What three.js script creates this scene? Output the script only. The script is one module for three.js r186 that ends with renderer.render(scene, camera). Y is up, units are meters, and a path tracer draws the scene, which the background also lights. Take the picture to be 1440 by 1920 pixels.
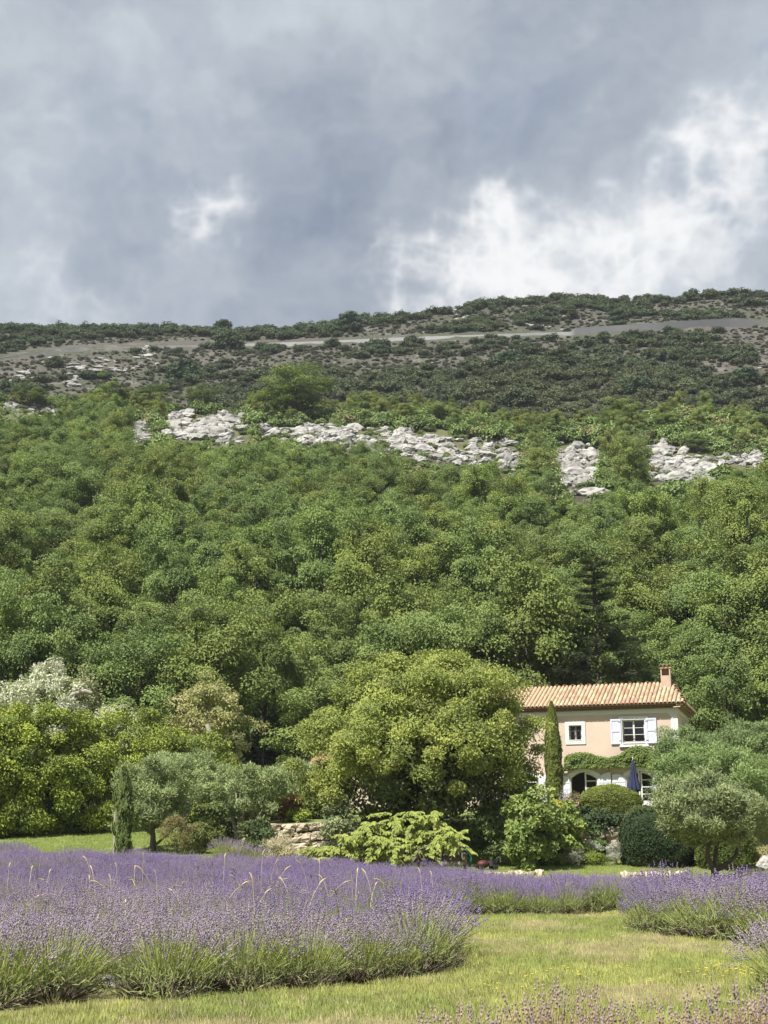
import * as THREE from 'three';
import { mergeGeometries, mergeVertices } from 'three/addons/utils/BufferGeometryUtils.js';

// ------------------------------------------------------------------ camera, sky, sun, exposure
const scene = new THREE.Scene();
const FPX = 2700, PITCH = 12.33 * Math.PI / 180, EYE = 1.65;          // focal length in pixels of the 1440 x 1920 frame
const camera = new THREE.PerspectiveCamera(2 * Math.atan(960 / FPX) * 180 / Math.PI, 0.75, 0.1, 6000);
camera.rotation.order = 'YXZ';
camera.rotation.set(PITCH, 0, -0.012);
camera.position.set(0, EYE, 0);
camera.updateMatrixWorld(true);
scene.add(camera);
const renderer = new THREE.WebGLRenderer({ antialias: true });
renderer.toneMapping = THREE.LinearToneMapping;
renderer.toneMappingExposure = 1.9;
renderer.shadowMap.enabled = true;
const SUN_DIR = new THREE.Vector3(-0.36, 0.83, 0.43).normalize();
const sun = new THREE.DirectionalLight(new THREE.Color(1, 0.955, 0.88), 4.7);
sun.position.copy(SUN_DIR).multiplyScalar(300); sun.target.position.set(0, 0, 0);
sun.castShadow = true; sun.shadow.radius = 1;
Object.assign(sun.shadow.camera, { left: -160, right: 160, top: 300, bottom: -160, near: 1, far: 1200 });
scene.add(sun, sun.target);
scene.fog = new THREE.FogExp2(new THREE.Color(0.80, 0.87, 1.0), 0.00013);
const SKY_GAIN = 0.585;

// ------------------------------------------------------------------ small helpers
const R = (seed) => { let s = seed >>> 0; return () => { s = (s + 0x6d2b79f5) | 0; let t = Math.imul(s ^ (s >>> 15), 1 | s); t = (t + Math.imul(t ^ (t >>> 7), 61 | t)) ^ t; return ((t ^ (t >>> 14)) >>> 0) / 4294967296; }; };
const V = (x, y, z) => new THREE.Vector3(x, y, z);
const clamp = (x, a = 0, b = 1) => Math.min(b, Math.max(a, x));
const lerp = (a, b, t) => a + (b - a) * t;
const sst = (a, b, x) => { const t = clamp((x - a) / (b - a)); return t * t * (3 - 2 * t); };
const table = (pts, x) => { if (x <= pts[0][0]) return pts[0][1]; for (let i = 1; i < pts.length; i++) if (x <= pts[i][0]) return lerp(pts[i - 1][1], pts[i][1], (x - pts[i - 1][0]) / (pts[i][0] - pts[i - 1][0])); return pts[pts.length - 1][1]; };
const hash = (x, y, z) => { let h = (Math.imul(x, 374761393) + Math.imul(y, 668265263) + Math.imul(z, 2147483647 - 1013)) | 0; h = Math.imul(h ^ (h >>> 13), 1274126177); h ^= h >>> 16; h = Math.imul(h, 0x85ebca6b); return ((h ^ (h >>> 15)) >>> 0) / 4294967296; };
function noise(x, y, z = 0) {
  const X = Math.floor(x), Y = Math.floor(y), Z = Math.floor(z); x -= X; y -= Y; z -= Z;
  const u = x * x * x * (x * (x * 6 - 15) + 10), v = y * y * y * (y * (y * 6 - 15) + 10), w = z * z * z * (z * (z * 6 - 15) + 10);
  const a = lerp(hash(X, Y, Z), hash(X + 1, Y, Z), u), b = lerp(hash(X, Y + 1, Z), hash(X + 1, Y + 1, Z), u);
  if (w === 0) return lerp(a, b, v);
  const c = lerp(hash(X, Y, Z + 1), hash(X + 1, Y, Z + 1), u), d = lerp(hash(X, Y + 1, Z + 1), hash(X + 1, Y + 1, Z + 1), u);
  return lerp(lerp(a, b, v), lerp(c, d, v), w);
}
function fbm(x, y, z = 0, n = 5) { let s = 0, a = 0.5, t = 0; for (let i = 0; i < n; i++) { s += a * noise(x, y, z); t += a; a *= 0.5; x = x * 2.03 + 17.3; y = y * 2.03 + 5.1; z = z * 2.03 + 9.7; } return s / t; }
const lin = (r, g, b) => [r, g, b].map((c) => { c /= 255; return c <= 0.04045 ? c / 12.92 : Math.pow((c + 0.055) / 1.055, 2.4); });
const names = {};
function numbered(n) { const k = (names[n] = (names[n] ?? -1) + 1); return k ? n + '_' + String(k).padStart(3, '0') : n; }
function tag(o, label, category, group) { o.userData = { label, category, kind: 'thing' }; if (group) o.userData.group = group; return o; }
function shadowed(o) { o.castShadow = o.receiveShadow = true; return o; }
function thing(name, label, category, pos = [0, 0, 0], turn = 0, group) {
  const o = new THREE.Group(); o.name = numbered(name); o.position.set(...pos); o.rotation.y = turn; scene.add(o);
  return tag(o, label, category, group);
}
function part(parent, name, geo, mat) { const m = shadowed(new THREE.Mesh(geo, mat)); m.name = name; parent.add(m); return m; }
function copyOf(o, label, group) { const c = o.clone(); c.name = numbered(o.userData.base ?? o.name.replace(/_\d{3}$/, '')); c.userData = { ...o.userData }; if (label) c.userData.label = label; if (group) c.userData.group = group; scene.add(c); return c; }
function structure(name, geo, mat) { const m = shadowed(new THREE.Mesh(geo, mat)); m.name = name; m.userData.kind = 'structure'; scene.add(m); return m; }
const rayDir = (px, py) => V((px - 720) / FPX, (960 - py) / FPX, -1).applyQuaternion(camera.quaternion);
function at(px, py, D) { const d = rayDir(px, py); return d.multiplyScalar(D / -d.z).add(camera.position); }
function toPix(p) { const q = p.clone().sub(camera.position).applyQuaternion(camera.quaternion.clone().invert()); return [720 + FPX * q.x / -q.z, 960 - FPX * q.y / -q.z]; }

// ------------------------------------------------------------------ sky: one sheet of rain cloud with bright torn gaps
{
  const W = 4096, HH = 2048, data = new Float32Array(W * HH * 4);
  const blob = (px, py, r, k, a = 1) => ({ d: rayDir(px, py).normalize(), s: r / FPX, k, a });
  const bright = [blob(760, 545, 95, 0.8), blob(870, 490, 90, 0.72), blob(960, 420, 80, 0.65), blob(1000, 350, 55, 0.4), blob(1010, 540, 130, 0.75), blob(1150, 450, 100, 0.8), blob(1290, 480, 140, 0.5), blob(1345, 258, 66, 1.15), blob(1400, 330, 75, 0.55), blob(1420, 225, 45, 0.5), blob(1130, 205, 32, 0.45),
    blob(345, 432, 40, 0.75), blob(400, 395, 42, 0.55), blob(440, 440, 60, 0.25), blob(120, 585, 110, 0.32), blob(30, 540, 90, 0.1), blob(250, 590, 120, 0.22), blob(1420, 90, 40, 0.45), blob(60, 330, 110, 0.22), blob(160, 30, 220, 0.2), blob(640, 160, 260, 0.16), blob(900, 180, 60, 0.25), blob(1060, 60, 90, 0.22), blob(1400, 560, 120, 0.4)];
  const dark = [blob(560, 420, 210, 0.42), blob(640, 560, 150, 0.4), blob(330, 250, 190, 0.22), blob(980, 190, 85, 0.4), blob(1010, 5, 130, 0.4), blob(800, 330, 150, 0.3), blob(190, 470, 130, 0.28), blob(1250, 110, 120, 0.16), blob(1310, 400, 70, 0.25)];
  const blue = [blob(985, 190, 75, 1), blob(1435, 85, 40, 1.2), blob(850, 190, 40, 0.7), blob(40, 420, 160, 0.3), blob(440, 480, 160, 0.3), blob(300, 240, 200, 0.3), blob(1290, 370, 50, 0.5)];
  const broad = [blob(1060, 460, 260, 0.9), blob(1330, 300, 150, 0.6), blob(760, 540, 170, 0.5), blob(140, 570, 220, 0.4), blob(380, 430, 110, 0.5), blob(60, 350, 130, 0.3), blob(250, 60, 330, 0.35), blob(700, 120, 220, 0.3), blob(1080, 80, 150, 0.3), blob(1400, 540, 200, 0.5)];
  const sum = (list, x, y, z) => { let t = 0; for (const b of list) { const q = (2 - 2 * (x * b.d.x + y * b.d.y + z * b.d.z)) / (b.s * b.s); if (q < 9) t += b.k * Math.exp(-q * 0.7); } return t; };
  const cols = { dark: lin(121, 133, 150), mid: lin(162, 170, 182), pale: lin(194, 201, 209), white: lin(238, 239, 240), blue: lin(139, 156, 184) };
  for (let row = 0; row < HH; row++) {
    const el = ((row + 0.5) / HH - 0.5) * Math.PI, sy = Math.sin(el), cy = Math.cos(el);
    for (let col = 0; col < W; col++) {
      const az = ((col + 0.5) / W - 0.5) * 2 * Math.PI, x = Math.cos(az) * cy, z = Math.sin(az) * cy, o = (row * W + col) * 4;
      data[o + 3] = 1;
      const inFrame = z < -0.8 && sy > 0.28 && sy < 0.62 && Math.abs(x) < 0.3;
      if (!inFrame && ((row & 3) || (col & 3)) && sy > -0.06) { const s = ((row & ~3) * W + (col & ~3)) * 4; if (!((row & 3) === 0 && (col & 3) === 0)) { data[o] = data[s]; data[o + 1] = data[s + 1]; data[o + 2] = data[s + 2]; if (data[s] > 0) continue; } }
      if (sy <= -0.06) { data[o] = 0.10 * SKY_GAIN; data[o + 1] = 0.11 * SKY_GAIN; data[o + 2] = 0.09 * SKY_GAIN; continue; }
      const Y = Math.max(sy, -0.05), k = 9, wx = fbm(x * k + 3, Y * k * 1.3, z * k, 3) - 0.5, wy = fbm(x * k + 31, Y * k * 1.3 + 7, z * k, 3) - 0.5, wz = fbm(x * 60 + 11, Y * 60, z * 60, 4) - 0.5, wv = fbm(x * 60 + 51, Y * 60 + 9, z * 60, 4) - 0.5;
      let qx = x + wx * 0.07 + wz * 0.035, qy = Y + wy * 0.06 + wv * 0.035, qz = z + wx * 0.04; const ql = 1 / Math.hypot(qx, qy, qz); qx *= ql; qy *= ql; qz *= ql;
      const n1 = fbm(qx * 7 + 50, qy * 11 + 4, qz * 7, 6), n2 = fbm(qx * 30 + 9, qy * 36 + 80, qz * 30, 6); let bil = 0; for (let i = 0, f = 46, g = 0.5; i < 5; i++, f *= 2.1, g *= 0.55) bil += g * Math.abs(2 * noise((x + wx * 0.03) * f + i * 7, (Y + wy * 0.03) * f * 1.15, z * f) - 1);
      bil = 1 - bil / 1.05;                                                                     // billows
      let b = sum(bright, qx, qy, qz), dk = sum(dark, qx, qy, qz), bl = sum(blue, qx, qy, qz), pl = sum(broad, qx, qy, qz);
      if (!inFrame) { const g = fbm(x * 3 + 70, sy * 4, z * 3 + 9, 3); b += sst(0.52, 0.75, g) * 0.55 * (z > -0.8 ? 1 : 0.4); pl += sst(0.45, 0.7, g) * 0.5; dk += sst(0.5, 0.25, g) * 0.3; }
      b = 1 - Math.exp(-b * 0.85); dk = 1 - Math.exp(-dk);
      let t = 0.57 + (n1 - 0.5) * 1.0 + (n2 - 0.5) * 0.42 + (bil - 0.6) * 0.2 - dk * 0.62 + b * 0.34 + pl * 0.24;          // dark .. pale
      let w = b * 1.08 + pl * 0.02 + (b + pl * 0.12) * ((n2 - 0.5) * 1.5 + (bil - 0.62) * 1.25 + (n1 - 0.5) * 0.6) - 0.04;
      w = sst(0.24, 1.12, w); t = clamp(t);
      bl = clamp(bl * (0.6 + (0.5 - n2) * 1.6) * 0.42 + clamp(0.5 - t) * 0.3);
      for (let c = 0; c < 3; c++) {
        let v = t < 0.5 ? lerp(cols.dark[c], cols.mid[c], t * 2) : lerp(cols.mid[c], cols.pale[c], t * 2 - 1);
        v = lerp(v, cols.blue[c], bl); v = lerp(v, cols.white[c], w);
        data[o + c] = v * SKY_GAIN * lerp(0.5, 1, sst(-0.06, 0.05, sy));
      }
    }
  }
  const sky = new THREE.DataTexture(data, W, HH, THREE.RGBAFormat, THREE.FloatType);
  sky.mapping = THREE.EquirectangularReflectionMapping; sky.magFilter = THREE.LinearFilter; sky.needsUpdate = true;
  scene.background = sky; scene.environment = sky;
}

// ------------------------------------------------------------------ the lie of the land: height at x, distance D (= -z)
const RIDGE_PX = [[-300, 612], [0, 611], [250, 617], [420, 621], [560, 616], [640, 608], [720, 602], [830, 590], [900, 582], [1000, 571], [1100, 567], [1250, 568], [1440, 566], [1800, 560]];
const RIDGE_D = 452;
const ridgeH = (x) => { const py = table(RIDGE_PX, 720 + x / RIDGE_D * FPX); return EYE + RIDGE_D * Math.tan(PITCH + Math.atan((960 - py) / FPX)); };
const crestD = (x) => table([[-90, 276], [-38, 265], [-16, 253], [0, 246], [20, 237], [28, 231], [60, 229], [90, 233]], x);
const SLOPE = 0.44;
const hillH = (D) => 4.5 + (D - 92) * SLOPE;
function H(x, D) {
  const wl = 1 - sst(-6.6, -5.3, x);
  const left = table([[0, 0], [38, 0], [52, 0.1], [60, 0.75], [68, 1.5], [78, 2.3], [92, 4.5]], D);
  const right = table([[0, 0], [46, 0], [52, 0.0], [58, 0.2], [61, 0.4], [61.5, 1.8], [72, 2.45], [80, 2.6], [86, 2.9], [92, 4.5]], D);
  let h = lerp(right, left, wl) - (x > 0 ? 0.042 : 0.03) * clamp(x, -16, 11) * sst(20, 42, D) * (1 - sst(50, 61, D));
  if (D > 92) {
    const c = crestD(x), hc = hillH(c), hb = hc + 8, Db = c + 42;
    if (D < c) h = hillH(D);
    else if (D < Db) h = hc + 8 * (D - c) / 42;
    else if (D < RIDGE_D) { const t = (D - Db) / (RIDGE_D - Db); h = lerp(hb, ridgeH(x), Math.pow(t, 0.93)); }
    else if (D < 540) h = ridgeH(x) + (D - RIDGE_D) * 0.02;
    else h = ridgeH(x) + 1.8 - (D - 540) * 0.25;
    h += (fbm(x * 0.035, D * 0.035, 3, 4) - 0.5) * 5 * sst(95, 130, D) * (1 - 0.5 * sst(430, 452, D)) + (fbm(x * 0.2, D * 0.2, 8, 3) - 0.5) * 1.1 * sst(95, 110, D);
  } else h += (fbm(x * 0.35, D * 0.35, 1, 3) - 0.5) * 0.07 * (1 - sst(55, 60, D));
  return h;
}
function hit(px, py, from = 8, to = 470, step = 0.5) {                 // where the line of sight through a pixel meets the land
  for (let D = from; D < to; D += D < 80 ? 0.15 : step) { const p = at(px, py, D); if (H(p.x, D) >= p.y) return V(p.x, H(p.x, D), -D); }
  return to < 320 ? onGround(px, crestD((px - 720) / FPX * 250)) : onGround(px, RIDGE_D);
}
const onGround = (px, D) => { const p = at(px, 1500, D); return V(p.x, H(p.x, D), -D); };

// ------------------------------------------------------------------ textures
function noiseTexture(size, f, repeatWrap = true) {
  const d = new Uint8Array(size * size * 4);
  for (let y = 0; y < size; y++) for (let x = 0; x < size; x++) { const c = f(x / size, y / size), o = (y * size + x) * 4; d[o] = clamp(c[0]) * 255; d[o + 1] = clamp(c[1]) * 255; d[o + 2] = clamp(c[2]) * 255; d[o + 3] = 255; }
  const t = new THREE.DataTexture(d, size, size); t.wrapS = t.wrapT = repeatWrap ? THREE.RepeatWrapping : THREE.ClampToEdgeWrapping; t.magFilter = THREE.LinearFilter; t.needsUpdate = true; return t;
}
const tileNoise = (u, v, f, n, s = 0) => { // wraps
  const a = fbm(u * f, v * f, s, n), b = fbm((u - 1) * f, v * f, s, n), c = fbm(u * f, (v - 1) * f, s, n), d = fbm((u - 1) * f, (v - 1) * f, s, n);
  return lerp(lerp(a, b, u), lerp(c, d, u), v);
};
const groundMap = noiseTexture(512, (u, v) => { const a = tileNoise(u, v, 40, 4), b = tileNoise(u, v, 9, 3, 5); const k = 0.62 + (a - 0.5) * 0.9 + (b - 0.5) * 0.5; return [k, k, k * 0.98]; });
const stuccoMap = noiseTexture(512, (u, v) => { const a = tileNoise(u, v, 6, 5), b = tileNoise(u, v, 60, 3, 4); const k = 0.9 + (a - 0.5) * 0.5 + (b - 0.5) * 0.08; return [k, k * (1 - (a - 0.5) * 0.06), k * (1 - (a - 0.5) * 0.1)]; });
stuccoMap.repeat.set(0.16, 0.16);
const fineMap = noiseTexture(256, (u, v) => { const a = tileNoise(u, v, 50, 3); return [a, a, a]; });

// ------------------------------------------------------------------ land sheets
function landSheet(rows, cols, xAt, color) {
  const pos = [], col = [], uv = [], idx = [];
  rows.forEach((D, i) => { for (let j = 0; j <= cols; j++) { const x = xAt(D, j / cols), y = H(x, D); pos.push(x, y, -D); col.push(...color(x, D)); uv.push(x / 6, D / 6); if (i && j) { const a = (i - 1) * (cols + 1) + j - 1, b = a + 1, c = a + cols + 1, d = c + 1; idx.push(a, b, c, b, d, c); } } });
  const g = new THREE.BufferGeometry();
  g.setAttribute('position', new THREE.Float32BufferAttribute(pos, 3)); g.setAttribute('color', new THREE.Float32BufferAttribute(col, 3)); g.setAttribute('uv', new THREE.Float32BufferAttribute(uv, 2)); g.setIndex(idx); g.computeVertexNormals(); return g;
}
const mixc = (a, b, t) => [lerp(a[0], b[0], t), lerp(a[1], b[1], t), lerp(a[2], b[2], t)];
function lawnColor(x, D) {
  let c = mixc([0.22, 0.26, 0.06], [0.32, 0.32, 0.11], sst(0.35, 0.65, fbm(x * 0.5, D * 0.35, 2, 4)));
  c = mixc(c, [0.46, 0.40, 0.22], sst(0.52, 0.72, fbm(x * 0.9 + 8, D * 0.6, 4, 4)) * 0.75);
  const bed = D > 48 && D < 66 ? 0 : 0;
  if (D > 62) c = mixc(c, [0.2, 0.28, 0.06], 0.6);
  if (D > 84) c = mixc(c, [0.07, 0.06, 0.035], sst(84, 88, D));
  return c;
}
function hillColor(x, D) {
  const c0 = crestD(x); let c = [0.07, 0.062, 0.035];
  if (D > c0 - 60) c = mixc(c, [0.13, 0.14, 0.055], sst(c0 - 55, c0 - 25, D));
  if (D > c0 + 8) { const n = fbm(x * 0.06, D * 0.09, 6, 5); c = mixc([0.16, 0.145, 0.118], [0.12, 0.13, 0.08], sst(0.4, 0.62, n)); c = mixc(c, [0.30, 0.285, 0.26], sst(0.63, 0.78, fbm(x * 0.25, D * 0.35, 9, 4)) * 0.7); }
  return c;
}
{
  const rows = []; for (let D = -40; D < 8; D += 4) rows.push(D); for (let D = 8; D < 60; D += 0.5) rows.push(D); for (let D = 60; D < 63; D += 0.25) rows.push(D); for (let D = 63; D <= 92; D += 1) rows.push(D);
  const xAt = (D, t) => (t - 0.5) * 2 * (60 + Math.max(D, 0) * 0.2) * (0.35 + 0.65 * Math.abs(t - 0.5) * 2);
  const lawnMat = new THREE.MeshStandardMaterial({ vertexColors: true, map: groundMap, roughness: 1 });
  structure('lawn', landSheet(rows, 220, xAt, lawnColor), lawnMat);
  const rows2 = []; for (let D = 92; D < 260; D += 2) rows2.push(D); for (let D = 260; D < 470; D += 1.6) rows2.push(D); for (let D = 470; D <= 1400; D += 30) rows2.push(D);
  const xAt2 = (D, t) => (t - 0.5) * 2 * (60 + D * 0.55) * (0.35 + 0.65 * Math.abs(t - 0.5) * 2);
  const hillMat = new THREE.MeshStandardMaterial({ vertexColors: true, map: groundMap, roughness: 1 });
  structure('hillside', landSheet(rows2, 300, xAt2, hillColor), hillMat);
}
// the rain cloud that stands over the camera and keeps the sun off the upper hill
{
  const g = new THREE.SphereGeometry(1, 96, 48), p = g.attributes.position, v = V(0, 0, 0);
  for (let i = 0; i < p.count; i++) { v.fromBufferAttribute(p, i); const k = 1 + (fbm(v.x * 3 + 4, v.y * 3, v.z * 3, 5) - 0.5) * 0.35; p.setXYZ(i, v.x * 420 * k, v.y * 60 * k, v.z * 230 * k); }
  g.computeVertexNormals();
  const c = structure('cloud', g, new THREE.MeshPhysicalMaterial({ color: 0xffffff, roughness: 0.25, transmission: 0.92, thickness: 0 }));
  const edge = V(0, 82, -278), t = (760 - edge.y) / SUN_DIR.y;
  c.position.set(edge.x + SUN_DIR.x * t, 760, edge.z + SUN_DIR.z * t - 232);
}

// ------------------------------------------------------------------ foliage: clouds of small folded leaves
class Leaves {
  constructor() { this.p = []; this.c = []; this.i = []; }
  add(p, n, t, L, W, c, fold = 0.25) {           // p base, n facing, t towards the tip (unit, square to n)
    const sx = n.y * t.z - n.z * t.y, sy = n.z * t.x - n.x * t.z, sz = n.x * t.y - n.y * t.x, k = this.p.length / 3, h = W * 0.5, f = W * fold, m = L * 0.45;
    this.p.push(p.x, p.y, p.z, p.x + t.x * m + sx * h + n.x * f, p.y + t.y * m + sy * h + n.y * f, p.z + t.z * m + sz * h + n.z * f, p.x + t.x * L, p.y + t.y * L, p.z + t.z * L, p.x + t.x * m - sx * h + n.x * f, p.y + t.y * m - sy * h + n.y * f, p.z + t.z * m - sz * h + n.z * f);
    for (let j = 0; j < 4; j++) this.c.push(c[0], c[1], c[2]);
    this.i.push(k, k + 1, k + 2, k, k + 2, k + 3);
  }
  tri(a, b, c, col) { const k = this.p.length / 3; this.p.push(a.x, a.y, a.z, b.x, b.y, b.z, c.x, c.y, c.z); for (let j = 0; j < 3; j++) this.c.push(...col); this.i.push(k, k + 1, k + 2); }
  geo() { const g = new THREE.BufferGeometry(); g.setAttribute('position', new THREE.Float32BufferAttribute(this.p, 3)); g.setAttribute('color', new THREE.Float32BufferAttribute(this.c, 3)); g.setIndex(this.i); return g; }
}
const sph = (r, o) => { const z = r() * 2 - 1, a = r() * 6.2832, s = Math.sqrt(1 - z * z); return o.set(s * Math.cos(a), z, s * Math.sin(a)); };
function leafFrame(r, n, t, dir) {               // a tip direction square to n, near dir
  t.copy(dir).addScaledVector(n, -n.dot(dir)); if (t.lengthSq() < 1e-4) t.set(n.y, n.z, -n.x).addScaledVector(n, -(n.y * n.x + n.z * n.y - n.x * n.z)); t.normalize();
}
const tone = (r, c1, c2, spread = 0.18) => { const t = r(), k = 1 + (r() - 0.5) * 2 * spread; return [lerp(c1[0], c2[0], t) * k, lerp(c1[1], c2[1], t) * k, lerp(c1[2], c2[2], t) * k]; };
// o: clumps, R [rx,ry,rz], cy (height of the crown's centre), cr [min,max], leaves per clump, len, wid, c1, c2; shape(dir) swells the outline
function crown(o, L = new Leaves()) {
  const r = R(o.seed), d = V(), e = V(), n = V(), t = V(), p = V(), c = V(), up = o.up ?? 0.5, out = o.out ?? 0.7;
  for (let k = 0; k < o.clumps; k++) {
    sph(r, d); if (d.y < (o.cut ?? -0.45)) d.y = -d.y * r();
    d.normalize();
    const bump = 1 + (noise(d.x * 2.2 + o.seed, d.y * 2.2 + 7, d.z * 2.2) - 0.5) * (o.rough ?? 0.5), q = (o.inner ?? 0.55) + (1 - (o.inner ?? 0.55)) * Math.sqrt(r());
    const sc = (o.shape ? o.shape(d) : 1) * bump * q;
    c.set(d.x * o.R[0] * sc, o.cy + d.y * o.R[1] * sc, d.z * o.R[2] * sc);
    const cr = lerp(o.cr[0], o.cr[1], r()), hue = r(), base = mixc(o.c1, o.c2, hue), kk = 1 + (r() - 0.5) * (o.clumpTone ?? 0.3);
    for (let j = 0; j < o.leaves; j++) {
      sph(r, e); if (e.y < -0.2 && r() < 0.6) e.y = -e.y;
      const rr = cr * Math.pow(r(), 0.42);
      p.set(c.x + e.x * rr, c.y + e.y * rr * (o.squash ?? 0.8), c.z + e.z * rr);
      if (o.floor !== undefined && p.y < o.floor) continue;
      n.set(e.x * 0.6 + d.x * out, e.y * 0.6 + d.y * out + up, e.z * 0.6 + d.z * out).normalize(); sph(r, t); n.addScaledVector(t, o.mess ?? 0.75).normalize();
      sph(r, t); t.addScaledVector(e, 0.8); t.y += o.droop ?? -0.2; e.copy(t); leafFrame(r, n, t, e);
      const s = lerp(0.7, 1.3, r()), v = kk * (1 + (r() - 0.5) * 0.22);
      L.add(p, n, t, o.len * s, o.wid * s, [base[0] * v, base[1] * v, base[2] * v]);
    }
  }
  return L;
}
function tube(path, radii, sides = 7, L) {       // tapered limb, as one geometry
  const pos = [], idx = [], col = [], t = V(), a = V(), b = V(), up = V(0.31, 0.2, 0.93);
  path.forEach((q, i) => {
    t.copy(path[Math.min(i + 1, path.length - 1)]).sub(path[Math.max(i - 1, 0)]).normalize(); a.crossVectors(t, up).normalize(); b.crossVectors(t, a);
    for (let j = 0; j < sides; j++) { const w = j / sides * 6.2832, k = radii[i] * (1 + 0.12 * Math.sin(j * 2.4 + i)); pos.push(q.x + (a.x * Math.cos(w) + b.x * Math.sin(w)) * k, q.y + (a.y * Math.cos(w) + b.y * Math.sin(w)) * k, q.z + (a.z * Math.cos(w) + b.z * Math.sin(w)) * k); }
    if (i) for (let j = 0; j < sides; j++) { const A = (i - 1) * sides + j, B = (i - 1) * sides + (j + 1) % sides; idx.push(A, A + sides, B, B, A + sides, B + sides); }
  });
  const n = path.length; pos.push(path[n - 1].x, path[n - 1].y, path[n - 1].z); for (let j = 0; j < sides; j++) idx.push((n - 1) * sides + j, n * sides, (n - 1) * sides + (j + 1) % sides);
  const g = new THREE.BufferGeometry(); g.setAttribute('position', new THREE.Float32BufferAttribute(pos, 3)); g.setIndex(idx); g.computeVertexNormals(); return g;
}
// trunk with limbs that fan out into the crown
function trunkGeo(seed, h, r0, limbs, reach, lean = 0.1, fork = 0.35) {
  const r = R(seed), gs = [], path = [], rad = [], lx = (r() - 0.5) * lean * 2, lz = (r() - 0.5) * lean * 2;
  for (let i = 0; i <= 6; i++) { const t = i / 6; path.push(V(lx * t * h + (r() - 0.5) * 0.06 * h * t, h * t - 0.25 * (i === 0), lz * t * h + (r() - 0.5) * 0.06 * h * t)); rad.push(r0 * lerp(1.15, 0.25, Math.pow(t, 0.8)) * (i === 0 ? 1.3 : 1)); }
  gs.push(tube(path, rad, 8));
  for (let k = 0; k < limbs; k++) {
    const s = lerp(fork, 0.9, (k + r() * 0.6) / limbs), i = Math.min(5, Math.floor(s * 6)), q = path[i].clone().lerp(path[i + 1], s * 6 - i), a = k * 2.4 + r(), len = reach * lerp(1, 0.5, s) * lerp(0.8, 1.15, r()), pp = [], rr = [];
    for (let j = 0; j <= 4; j++) { const u = j / 4; pp.push(V(q.x + Math.cos(a) * len * u + (r() - 0.5) * 0.12 * len * u, q.y + len * (0.75 * u + 0.1 * u * u) + (r() - 0.5) * 0.1 * len * u, q.z + Math.sin(a) * len * u + (r() - 0.5) * 0.12 * len * u)); rr.push(r0 * 0.5 * lerp(1, 0.18, u) * (1 - s * 0.4)); }
    gs.push(tube(pp, rr, 6));
  }
  return mergeGeometries(gs);
}
const leafMat = (tint = [1, 1, 1], trans = 0.32, rough = 0.9) => { const m = new THREE.MeshPhysicalMaterial({ vertexColors: true, roughness: rough, transmission: trans, thickness: 0, side: THREE.DoubleSide }); m.color.setRGB(...tint); return m; };
const glossMat = (tint = [1, 1, 1], rough = 0.42) => { const m = new THREE.MeshPhysicalMaterial({ vertexColors: true, roughness: rough, side: THREE.DoubleSide }); m.color.setRGB(...tint); return m; };
const plain = (c, rough = 0.9, extra = {}) => { const m = new THREE.MeshPhysicalMaterial({ roughness: rough, ...extra }); m.color.setRGB(...c); return m; };
const barkDark = plain([0.075, 0.06, 0.047], 0.95, { bumpMap: fineMap, bumpScale: 0.02 }), barkGrey = plain([0.22, 0.2, 0.175], 0.95), barkOlive = plain([0.13, 0.115, 0.095], 0.95), barkPale = plain([0.34, 0.3, 0.25], 0.9);

// ------------------------------------------------------------------ oak forest
const OAK1 = [0.124, 0.184, 0.034], OAK2 = [0.232, 0.300, 0.066];
const oakCrowns = [], oakTrunks = [];
for (let k = 0; k < 7; k++) {
  const r = R(100 + k), h = 8.2 + r() * 1.6, w = 2.0 + r() * 0.7;
  oakCrowns.push(crown({ seed: 11 + k, clumps: 46, R: [w, h * 0.36, w * lerp(0.85, 1.1, r())], cy: h * 0.58, cr: [0.35, 1.1], leaves: 400, len: 0.145, wid: 0.092, c1: OAK1, c2: OAK2, rough: 1.05, inner: 0.5, cut: -0.8, clumpTone: 0.28, up: 0.6 }).geo());
  oakTrunks.push(trunkGeo(200 + k, h * 0.78, 0.15, 6, 2.0, 0.08));
}
const oakMats = [[1, 1, 1], [0.9, 0.95, 0.9], [1.1, 1.1, 0.95], [0.97, 1.02, 1.02], [1.04, 1.0, 0.8]].map((t) => leafMat(t));
// white rock bands, as pixel boxes of the photograph's frame: [x0, y0, x1, y1, slope of the band, how many rocks, largest rock in m, label]
const OUTCROPS = [
  [-10, 755, 118, 790, 0.03, 46, 1.7, 'low white limestone ledge at the far western end of the rock band'],
  [238, 790, 300, 838, 0.2, 26, 1.6, 'small white limestone outcrop half hidden by scrub west of the big ledge'],
  [305, 770, 470, 840, 0.18, 120, 2.5, 'big stepped white limestone ledge below the rounded lone tree on the crest'],
  [478, 795, 566, 832, 0.15, 44, 1.9, 'short white limestone ledge between the stepped ledge and the longest one'],
  [562, 795, 765, 850, 0.16, 150, 2.0, 'longest pale limestone ledge with flat bedded blocks above the middle of the forest'],
  [755, 812, 985, 880, 0.2, 110, 1.8, 'sloping broken limestone ledge running down towards the thin white pole'],
  [1036, 822, 1132, 940, 0.0, 105, 2.2, 'steep column of stacked limestone blocks falling into the forest'],
  [1205, 828, 1345, 915, 0.08, 105, 2.4, 'rounded grey and white limestone outcrop with a dark bush on top'],
  [1338, 846, 1450, 878, 0.0, 60, 1.5, 'thin line of white limestone rocks at the eastern edge of the band'],
];
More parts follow.
